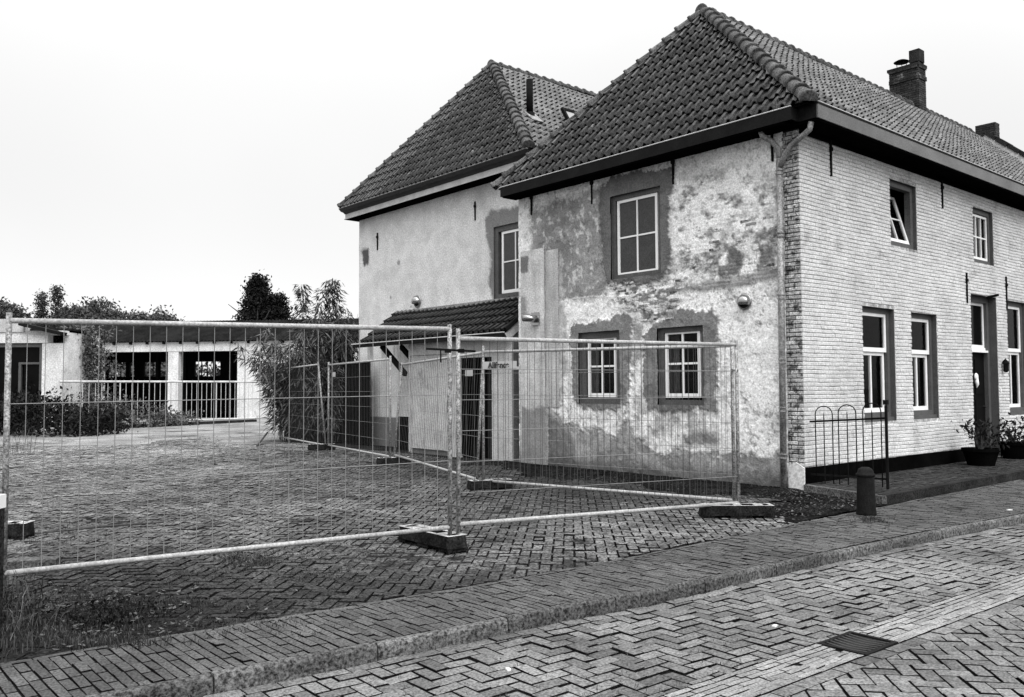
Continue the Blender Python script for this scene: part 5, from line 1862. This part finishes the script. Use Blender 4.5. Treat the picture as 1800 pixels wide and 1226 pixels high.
# hooped railing square to the street wall
rl = thing('hooped_railing', (0.15, -0.6, 0.1), 'low black iron railing with three hoops square to the street wall', 'railing')
ra, rb = Vector((0.03, -0.10, 0.0)), Vector((0.246, -1.176, 0.0))
RP = lambda s, z: ra + (rb - ra) * s + Vector((0, 0, z))
mb = MB(); mb.tube([RP(1, 0.09), RP(1, 1.32)], 0.022, 10); mb.build('post', 'iron', rl)
mb = MB(); mb.obox(RP(1, 1.36), (1, 0, 0), (0, 1, 0), (0, 0, 1), .03, .03, .035); mb.build('finial', 'iron', rl)
mb = MB(); mb.beam(RP(-0.02, 1.055), RP(1, 1.13), .014, .03); mb.build('top_rail', 'iron', rl)
mb = MB(); mb.beam(RP(-0.02, 0.25), RP(1, 0.24), .014, .03); mb.build('bottom_rail', 'iron', rl)
for s in (0.06, 0.375, 0.70):
    w = 0.235
    zt = 1.17 + .08 * s
    pts = [RP(s, 0.12), RP(s, zt)]
    for k in range(1, 8):
        an = math.pi * k / 8
        pts.append(RP(s + w / 2 - w / 2 * math.cos(an), zt + 0.12 * math.sin(an)))
    pts += [RP(s + w, zt), RP(s + w, 0.12)]
    mb = MB(); mb.tube(pts, 0.0085, 7); mb.build('hoop', 'iron', rl, True)
    mb = MB(); mb.tube([RP(s + w / 2, 0.12), RP(s + w / 2, zt - .02), RP(s + w / 2, zt + .03)], [.008, .008, .001], 7); mb.build('spike_bar', 'iron', rl)


# ================================================================== PLANTS
def leaf_quads(mb_v, mb_f, c, n, spread, size, aspect=2.2, droop=0.0, flat=0.0):
    for _ in range(n):
        p = Vector((random.gauss(0, spread[0]), random.gauss(0, spread[1]), random.gauss(0, spread[2]))) + Vector(c)
        d = Vector((random.uniform(-1, 1), random.uniform(-1, 1), random.uniform(-1, 1) - droop)).normalized()
        s = d.cross(Vector((random.uniform(-1, 1), random.uniform(-1, 1), random.uniform(-1, 1) * (1 - flat)))).normalized()
        l = size * random.uniform(.6, 1.3); w = l / aspect
        b = len(mb_v)
        nrm = d.cross(s) * (l * .12)
        mb_v += [tuple(p - d * l / 2), tuple(p + s * w / 2 + nrm), tuple(p + d * l / 2), tuple(p - s * w / 2 + nrm)]
        mb_f.append((b, b + 1, b + 2, b + 3))


def leafy(name, parent, clumps, mat, size, aspect=2.2, droop=0.0):
    v, f = [], []
    for c, n, sp in clumps:
        leaf_quads(v, f, c, n, sp, size, aspect, droop)
    return put(name, me_from(name, v, f, mat), parent)


def tree(name, loc, h, r, label, mat='leaf_far', n=260, leaves=26, size=.55, cat='tree', shape='round', trunk=.25, base=0.25):
    loc = Vector(loc)
    t = thing(name, loc, label, cat)
    mb = MB()
    mb.tube([loc, loc + Vector((.1, 0, h * .35)), loc + Vector((0, .1, h * .8))], [trunk, trunk * .7, trunk * .2], 8)
    for k in range(7):
        an = random.random() * 6.28; hh = h * random.uniform(.3, .6)
        mb.tube([loc + Vector((0, 0, hh)), loc + Vector((math.cos(an) * r * .35, math.sin(an) * r * .35, hh + h * .12)), loc + Vector((math.cos(an) * r * .7, math.sin(an) * r * .7, hh + h * .2))], [trunk * .4, trunk * .25, trunk * .08], 6)
    mb.build('trunk', 'bark', t, True)
    cl = []
    for _ in range(n):
        if shape == 'round':
            d = Vector((random.gauss(0, 1), random.gauss(0, 1), random.gauss(0, 1))).normalized()
            q = d * (random.random() ** .4) * random.uniform(.8, 1.05)
            c = loc + Vector((q.x * r, q.y * r, h * (1 + base) / 2 + q.z * h * (1 - base) / 2))
        else:
            z = random.random() ** 1.25
            rr = r * (1 - z) * (random.random() ** .35) * random.uniform(.9, 1.15) + .02 * r
            an = random.random() * 6.28
            c = loc + Vector((math.cos(an) * rr, math.sin(an) * rr, h * (base + (1 - base) * z)))
        s = size * 1.0
        cl.append((c, leaves, (s * .8, s * .8, s * .55)))
    leafy('crown', t, cl, mat, size * .75)
    return t


tree('conifer', cw(-19.6, 66), 10.0, 3.3, 'taller dark conifer behind the garage roof', 'leaf_dark', 900, 24, .40, 'conifer', 'cone', .25, .05)
tree('conifer', cw(-18.1, 66), 8.7, 2.6, 'shorter dark conifer close beside the taller one', 'leaf_dark', 700, 24, .40, 'conifer', 'cone', .2, .05)
for (px, dep, top, r, lab) in ((165, 95, 527, 5.2, 'wide round leafy tree behind the garage roof'), (128, 92, 536, 3.4, 'leafy tree between the spiky shrubs and the wide round tree'), (245, 105, 546, 3.2, 'small rounded treetop past the wide round tree'),
                               (283, 108, 546, 2.9, 'smallest rounded treetop over the middle of the garage roof'), (-5, 80, 522, 2.6, 'treetop at the picture edge over the white outbuilding')):
    h = 1.6 + (683 - top) / 1510 * dep
    tree('background_tree', cw((px - 900) / 1510 * dep, dep), h, r, lab, 'leaf_far', 420, 40, .62)
for (px, top, lab) in ((70, 514, 'thin spiky shrub, first of the pair over the white outbuilding'), (97, 503, 'taller thin spiky shrub beside the wide round tree')):
    dep = 47
    h = 1.6 + (684 - top) / 1510 * dep
    tree('spire_shrub', cw((px - 900) / 1510 * dep, dep), h, .42, lab, 'leaf', 230, 18, .2, 'shrub', 'cone', .06, .1)


def bamboo(name, loc, label, n, h, rad, mat, leafn, lsize, seed, arch=.5, aspect=8):
    random.seed(seed)
    t = thing(name, loc, label, 'bamboo')
    loc = Vector(loc)
    mb = MB(); v, f = [], []
    for k in range(n):
        an = random.random() * 6.28; rr = rad * math.sqrt(random.random()) * .45
        p0 = loc + Vector((math.cos(an) * rr, math.sin(an) * rr, 0))
        hh = h * random.uniform(.45, 1.0) if k > 2 else h
        out = Vector((math.cos(an + random.uniform(-.7, .7)), math.sin(an + random.uniform(-.7, .7)), 0))
        ar = arch * random.uniform(.3, 1.3) * (hh / h)
        pts = []
        for i in range(8):
            s = i / 7
            pts.append(p0 + Vector((0, 0, hh * (s - .12 * s ** 3 * ar))) + out * (rad * ar * s ** 2.2))
        mb.tube(pts, [.014 * (1 - .75 * i / 7) for i in range(8)], 5, cap=False)
        for _ in range(leafn):
            s = random.uniform(.08, 1) ** .8
            i = min(6, int(s * 7)); fr = s * 7 - i
            c = pts[i] * (1 - fr) + pts[i + 1] * fr
            az = random.random() * 6.28
            o = Vector((math.cos(az), math.sin(az), 0))
            reach = random.uniform(.05, .42) * (1.15 - .7 * s)
            b0 = c + o * reach + Vector((0, 0, reach * .15))
            d = (o + Vector((random.uniform(-.5, .5), random.uniform(-.5, .5), random.uniform(-1.3, .15)))).normalized()
            l = lsize * random.uniform(.6, 1.25); w = l / aspect
            sd = d.cross(Vector((random.uniform(-.6, .6), random.uniform(-.6, .6), 1))).normalized()
            bb = len(v)
            v += [tuple(b0), tuple(b0 + d * l * .45 + sd * w / 2), tuple(b0 + d * l + Vector((0, 0, -.12 * l))), tuple(b0 + d * l * .45 - sd * w / 2)]
            f.append((bb, bb + 1, bb + 2, bb + 3))
    mb.build('canes', 'bark', t)
    put('leaves', me_from('leaves', v, f, mat), t)
    random.seed(seed + 1)
    return t


bamboo('bamboo_clump', cw(-6.45, 26.4), 'broad arching bamboo clump beside the furthest fence panel', 80, 3.7, 1.5, 'bamboo_leaf', 150, .32, 5, .95, 7)
bamboo('bamboo_clump', cw(-5.45, 26.0), 'lower dense bamboo clump against the rear house end', 55, 4.2, 1.0, 'bamboo_leaf', 150, .30, 9, .6, 7)
bamboo('bamboo_shoot', cw(-6.45, 27.4), 'tall thin leafy bamboo shoot, further from the rear house', 3, 5.15, .42, 'leaf', 420, .22, 11, .45, 4)
bamboo('bamboo_shoot', cw(-5.55, 27.4), 'tall thin leafy bamboo shoot close to the rear house', 4, 5.25, .5, 'leaf', 420, .22, 13, .5, 4)

# ================================================================== FAR BUILDINGS AND GATE
random.seed(21)
GA = thing('garage', cw(-24.94, 48.98), 'long white open-fronted garage with corrugated roof at the back of the yard', 'garage')
ge = cv(.991, -.1325); gn = cv(.1325, .991); g0 = cw(-24.94, 48.98)
GP = lambda s, z, d=0.0: g0 + ge * s + gn * d + Vector((0, 0, z))


def gbox(parent, name, s0, s1, z0, z1, d0, d1, mat):
    mb = MB(); v = [GP(s, z, d) for d in (d0, d1) for s, z in ((s0, z0), (s1, z0), (s1, z1), (s0, z1))]
    mb.add(v, [(0, 1, 2, 3), (7, 6, 5, 4), (0, 4, 5, 1), (1, 5, 6, 2), (2, 6, 7, 3), (3, 7, 4, 0)])
    return mb.build(name, mat, parent)


for a, b in ((-9, -3.2), (0.35, 1.64), (5.66, 6.28), (9.77, 17)):
    gbox(GA, 'pier', a, b, -.1, 3.72, 0, .35, 'white_old')
gbox(GA, 'lintel', -9, 17, 3.722, 4.25, -.03, .35, 'white_old')
for a, b in ((-9, -3.06), (-1.79, -1.52), (-1.18, -.5), (1.11, 1.95), (2.2, 3.06), (4.33, 4.45), (4.85, 17)):
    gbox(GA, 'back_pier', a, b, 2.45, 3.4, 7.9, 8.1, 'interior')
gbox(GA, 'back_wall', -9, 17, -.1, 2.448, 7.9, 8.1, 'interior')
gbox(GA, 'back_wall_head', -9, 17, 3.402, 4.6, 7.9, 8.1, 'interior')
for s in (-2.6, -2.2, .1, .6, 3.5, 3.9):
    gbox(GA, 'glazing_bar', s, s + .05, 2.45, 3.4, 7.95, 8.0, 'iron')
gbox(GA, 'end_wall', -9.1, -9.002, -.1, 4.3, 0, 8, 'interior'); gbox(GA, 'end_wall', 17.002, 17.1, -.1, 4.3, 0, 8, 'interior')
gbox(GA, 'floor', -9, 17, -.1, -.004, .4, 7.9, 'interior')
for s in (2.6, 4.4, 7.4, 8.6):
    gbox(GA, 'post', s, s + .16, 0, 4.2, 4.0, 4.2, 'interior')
# corrugated sheets, one object per sheet
s = -9.2
while s < 17.2:
    mb = MB(); n = 10
    V = []
    for i in range(n + 1):
        ss = s + 1.05 * i / n
        c = .03 * math.cos(i / n * 2 * math.pi * 5)
        V += [GP(ss, 4.28 + c, -.25), GP(ss, 5.75 + c, 4.0)]
    mb.add(V, [(2 * i, 2 * i + 2, 2 * i + 3, 2 * i + 1) for i in range(n)])
    V2 = []
    for i in range(n + 1):
        ss = s + 1.05 * i / n
        V2 += [GP(ss, 5.76, 4.0), GP(ss, 4.45, 8.3)]
    mb.add(V2, [(2 * i, 2 * i + 2, 2 * i + 3, 2 * i + 1) for i in range(n)])
    mb.build('roof_sheet', 'corrugated', GA)
    s += 1.05
for k in range(26):
    gbox(GA, 'rafter_end', -8.6 + k, -8.5 + k, 4.13, 4.24, -.2, -.031, 'iron')

OB = thing('outbuilding', cw(-19.3, 34), 'white outbuilding with a dark sloping roof edge at the picture edge', 'outbuilding')
OP = lambda x, z, d=0.0: cw(x, 34 + d, z)


def obx(parent, name, x0, x1, z0, z1, d0, d1, mat):
    mb = MB(); v = [OP(x, z, d) for d in (d0, d1) for x, z in ((x0, z0), (x1, z0), (x1, z1), (x0, z1))]
    mb.add(v, [(0, 1, 2, 3), (7, 6, 5, 4), (0, 4, 5, 1), (1, 5, 6, 2), (2, 6, 7, 3), (3, 7, 4, 0)])
    return mb.build(name, mat, parent)


obx(OB, 'pier', -18.62, -17.74, -.1, 3.45, 0, .4, 'white_old')
obx(OB, 'lintel', -22.6, -18.40, 3.46, 3.78, -.03, .4, 'white_old')
obx(OB, 'head_wall', -22.6, -17.76, 3.781, 3.95, .05, .4, 'white_old')
obx(OB, 'pier', -22.6, -21.3, -.1, 3.45, 0, .4, 'white_old')
obx(OB, 'parapet_block', -20.4, -19.36, 3.90, 4.42, -.02, .5, 'shed_white')
obx(OB, 'back_wall', -22.6, -17.76, -.1, 4.0, 3.0, 3.2, 'interior'); obx(OB, 'end_wall', -17.95, -17.76, -.1, 3.9, .401, 3.0, 'white_old')
obx(OB, 'roof', -22.7, -17.7, 3.98, 4.06, .42, 3.3, 'corrugated')
mb = MB(); mb.beam(OP(-19.36, 4.20, -.15), OP(-17.70, 3.80, -.15), .5, .13); mb.build('roof_edge', 'gutter_dark', OB)
fr = obx(OB, 'window_frame', -21.3, -18.62, 3.30, 3.45, .05, .2, 'frame_grey')
obx(fr, 'mullion', -18.75, -18.625, .8, 3.298, .05, .2, 'frame_grey'); obx(fr, 'mullion', -19.6, -19.5, .8, 2.7, .1, .2, 'frame_grey'); obx(fr, 'transom', -19.498, -18.76, 2.62, 2.7, .1, .2, 'frame_grey')
obx(fr, 'pane', -21.3, -18.76, .8, 3.298, .21, .22, 'glass_dark')
obx(fr, 'sill_wall', -21.3, -18.63, -.1, .79, .02, .2, 'stone_dark')

SG = thing('sliding_gate', cw(-15, 37.9), 'white sliding gate of thin upright bars in front of the garage', 'gate')
ga, gb = cw(-17.6, 33.4), cw(-12.6, 42.1)
SP = lambda t, z: ga * (1 - t) + gb * t + Vector((0, 0, z))
mb = MB(); mb.tube([SP(0, 1.92), SP(1, 1.95)], .045, 8); mb.build('top_rail', 'gate_white', SG)
mb = MB(); mb.tube([SP(0, .27), SP(1, .17)], .04, 8); mb.build('bottom_rail', 'gate_white', SG)
mb = MB(); mb.beam(SP(0, .08), SP(1, .04), .3, .14); mb.build('ground_beam', 'stone_dark', SG)
for i in range(36):
    t = (i + .5) / 36
    bar(SG, 'bar', SP(t, .27 - .1 * t), SP(t, 1.93), .012 if i % 9 else .028, 'gate_white')

# ivy, hedge and weeds
def clump_plant(name, label, cat, pts, mat, n, sp, size, aspect=1.8, droop=.2, kind=None):
    t = None
    v, f = [], []
    for c in pts:
        leaf_quads(v, f, c, n, sp, size, aspect, droop)
    o = put(name, me_from(name, v, f, mat))
    return setp(o, label, cat, None, kind)


pts = []
for k in range(170):
    px = random.gauss(138, 20) + (random.random() ** 2) * 12; py = random.uniform(578, 725)
    dep = 36 + random.uniform(-.5, .5)
    pts.append(cw((px - 900) / 1510 * dep, dep, 1.6 + (685 - py) / 1510 * dep))
clump_plant('ivy', 'pale leafy climber growing up beside the white outbuilding pier', 'climber', pts, 'leaf_pale', 30, (.22, .22, .22), .16)
pts = []
for k in range(260):
    x = random.uniform(-20.6, -14.4); y = random.uniform(29.5, 32.5)
    top = 1.15 + .25 * math.sin(x * 2.1) + (.35 if x < -18.5 else 0) - max(0, (x + 17)) * .22
    pts.append(cw(x, y, random.random() ** .6 * max(.25, top)))
clump_plant('hedge', 'low tangled dark shrubbery in front of the outbuilding and gate', 'shrub', pts, 'leaf_dark', 26, (.25, .25, .18), .17)
pts = []
for k in range(120):
    t = random.random()
    p = SP(.05 + .55 * t, 0); pts.append(p + Vector((random.gauss(0, .3), random.gauss(0, .3), random.random() * (1.5 * (1 - t) + .25))))
clump_plant('bramble', 'pale bramble sprawling through the bars of the sliding gate', 'bramble', pts, 'leaf_pale', 26, (.25, .25, .2), .16)


def blades(mbv, mbf, c, n, spread, h, w=.006, lean=.6):
    for _ in range(n):
        p = Vector((c[0] + random.gauss(0, spread), c[1] + random.gauss(0, spread), c[2] if len(c) > 2 else 0))
        az = random.random() * 6.28; o = Vector((math.cos(az), math.sin(az), 0))
        hh = h * random.uniform(.4, 1.25); s = Vector((-o.y, o.x, 0)) * w * random.uniform(.7, 1.4)
        k = random.uniform(.1, lean)
        m = p + Vector((0, 0, hh * .6)) + o * hh * k * .4
        e = p + Vector((0, 0, hh * (1 - .4 * k))) + o * hh * k * 1.1
        b = len(mbv)
        mbv += [tuple(p - s), tuple(p + s), tuple(m + s * .7), tuple(m - s * .7), tuple(e)]
        mbf += [(b, b + 1, b + 2, b + 3), (b + 3, b + 2, b + 4)]


def gp_(px, py):
    """ground point seen at a picture position (surveyed off the photograph)"""
    d = RT * ((px - 900) / F_PX) + DN * ((py - 613) / F_PX) + FW
    t = -EYE / d.z
    return CAM + d * t


v, f = [], []
for (px, py, rx, ry, n, hh) in ((40, 1105, 60, 40, 70, .10), (200, 1085, 70, 25, 90, .04), (130, 1050, 90, 25, 60, .05), (440, 988, 50, 14, 60, .05), (330, 1060, 90, 14, 60, .035),
                            (560, 1010, 80, 12, 40, .03), (60, 1000, 60, 20, 60, .06), (1100, 842, 140, 8, 90, .05), (1290, 860, 70, 10, 60, .04), (1450, 890, 60, 10, 50, .03), (1530, 915, 40, 7, 40, .05),
                            (150, 1130, 160, 12, 90, .06), (300, 1010, 200, 30, 120, .03), (100, 950, 90, 40, 80, .035), (600, 960, 250, 30, 120, .02), (960, 815, 60, 8, 40, .07), (700, 800, 60, 8, 50, .08), (560, 800, 80, 12, 80, .06), (350, 775, 90, 10, 60, .05), (760, 835, 60, 8, 20, .03), (400, 1100, 200, 20, 60, .03)):
    for _ in range(n):
        p = gp_(px + random.gauss(0, rx * .5), py + random.gauss(0, ry * .5))
        blades(v, f, (p.x, p.y, -.005), 9, .03, hh, .003)
setp(put('weeds', me_from('weeds', v, f, 'leaf')), 'sparse low weeds and moss tufts between the yard pavers', 'weeds', None, 'stuff')
v, f = [], []
for q in polys[:0]:
    pass
for _ in range(1500):
    px = random.uniform(150, 1800); py = random.uniform(930, 1226)
    p = gp_(px, py)
    if kerb_y(p.x) - .02 > p.y > gut_y(p.x):
        blades(v, f, (p.x, p.y, -.118), 2, .012, .028, .002, 1.0)
x = -12.
while x < 4:
    blades(v, f, (x, kerb_y(x) - .012, -.11), 3, .012, .035, .0025, 1.0); x += .05
setp(put('joint_moss', me_from('joint_moss', v, f, 'leaf')), 'tiny moss and grass tufts in the road joints', 'moss', None, 'stuff')

# tall dry grass at the near corner, each clump a plant
for (px, py, n, h, sp, lab, mat) in ((30, 1120, 45, .30, .11, 'dry straggling grass clump at the nearest yard corner', 'straw'), (20, 1085, 90, .35, .12, 'dark weed clump behind the dry grass by the near post', 'leaf'),
                                     (185, 1085, 220, .10, .16, 'flat dark mossy weed patch near the pavement', 'leaf_dark'), (20, 800, 40, .9, .25, 'tall thin twiggy weeds behind the near fence at the picture edge', 'bark'),
                                     (430, 985, 90, .09, .12, 'small pale weed tuft under the bottom rail', 'leaf_pale')):
    p = gp_(px, py)
    v, f = [], []
    blades(v, f, (p.x, p.y, 0), n, sp, h, .004, 1.1)
    if mat in ('leaf_dark', 'leaf', 'leaf_pale'):
        leaf_quads(v, f, (p.x, p.y, h * .25), n * 3, (sp * 1.3, sp * 1.3, h * .2), .04, 2)
    setp(put('weed_clump', me_from('weed_clump', v, f, mat)), lab, 'weeds')

# potted shrubs by the door
for (x, y, r, h, ph, lab) in ((5.25, -0.55, .32, .32, .50, 'dark round tub with a spreading leafy shrub beside the front door'), (7.35, -0.40, .28, .34, .55, 'dark tub with an upright leafy shrub under the tall window')):
    t = thing('potted_shrub', (x, y, .095), lab, 'potted plant')
    mb = MB(); mb.lathe((x, y, .095), [(r * .72, 0), (r * .95, h * .8), (r * 1.03, h * .82), (r * 1.04, h), (r * .93, h), (r * .9, h * .9)], 20); mb.build('tub', 'plinth_black', t)
    mb = MB()
    cl = []
    for k in range(11):
        an = random.random() * 6.28; rr = r * random.uniform(.3, 1.1)
        e = Vector((x + math.cos(an) * rr, y + math.sin(an) * rr * .7, .1 + h + random.uniform(.05, ph * .75)))
        mb.tube([(x, y, .1 + h * .8), ((x + e.x) / 2, (y + e.y) / 2, h + .2), e], [.012, .009, .004], 5)
        cl.append((e, 22, (.11, .11, .10)))
    mb.build('stems', 'bark', t)
    leafy('leaves', t, cl, 'leaf_dark', .10, 2.4)

# odds and ends on the ground
stick = MB(); a, b = gp_(60, 941), gp_(288, 921)
stick.tube([a + Vector((0, 0, .02)), (a + b) / 2 + Vector((.05, 0, .03)), b + Vector((0, 0, .02))], [.012, .016, .01], 6)
setp(stick.build('fallen_branch', 'bark'), 'long thin dark branch lying on the yard pavers', 'branch')
stick = MB(); a, b = gp_(452, 786), gp_(470, 775)
stick.tube([a + Vector((0, 0, .03)), b + Vector((0, 0, .25))], [.03, .03], 6)
setp(stick.build('fallen_branch', 'bark'), 'short dark stick leaning by the bamboo', 'branch')
sb = MB(); a = gp_(50, 1004)
sb.obox((a.x, a.y, .05), cv(.97, .25), cv(-.25, .97), (0, 0, 1), .24, .09, .055)
setp(sb.build('concrete_slab', 'kerb'), 'broken concrete slab lying behind the near bottom rail', 'slab')
for i, (px, py, s, lab) in enumerate(((1362, 998 + 75, .02, 'small white scrap lying on the road between kerb and drain'), (893, 1146, .018, 'small white scrap on the road near the kerb, left of the drain'), (1775, 898, .03, 'thin white scrap on the pavement by the far kerb'))):
    p = gp_(px, py); z = road_z(p.x, p.y) if py > 950 else .004
    mb = MB(); mb.obox((p.x, p.y, z + .006), (math.cos(i * 1.3), math.sin(i * 1.3), 0), (-math.sin(i * 1.3), math.cos(i * 1.3), 0), (0, 0, 1), s, s * .6, .005)
    setp(mb.build('litter', 'litter'), lab, 'litter')

# fallen leaves and crumbs of plaster along the foot of the walls
v, f = [], []
for _ in range(2300):
    if random.random() < .3:
        p = gp_(random.gauss(150, 130), random.gauss(1075, 32)); p = Vector((p.x, p.y, .012))
        if p.y < bord_y(p.x) + .02:
            continue
    elif random.random() < .6:
        p = Vector((-abs(random.gauss(.15, .7)), random.uniform(-.2, 7.0), .012))
    else:
        p = Vector((random.uniform(-2.6, -.1), random.uniform(-1.5, .3), .012))
    az = random.random() * 6.28
    d = Vector((math.cos(az), math.sin(az), random.uniform(-.2, .3))).normalized(); e = Vector((-math.sin(az), math.cos(az), random.uniform(-.2, .2)))
    l = random.uniform(.008, .03); w = l * random.uniform(.3, .7)
    b = len(v)
    v += [tuple(p - d * l), tuple(p + e * w), tuple(p + d * l + Vector((0, 0, .006))), tuple(p - e * w)]
    f.append((b, b + 1, b + 2, b + 3))
setp(put('leaf_litter', me_from('leaf_litter', v, f, 'straw')), 'dead leaves and plaster crumbs on the bare earth by the wall', 'leaf litter', None, 'stuff')

pts = []
for k in range(240):
    x = random.uniform(-34, -18); y = 68 + random.uniform(-1, 1)
    pts.append(cw(x, y, random.random() * (3.6 + .5 * math.sin(x * .9))))
clump_plant('rear_hedge', 'leafy hedge glimpsed through the back windows of the garage', 'hedge', pts, 'leaf_pale', 26, (.5, .4, .4), .42)
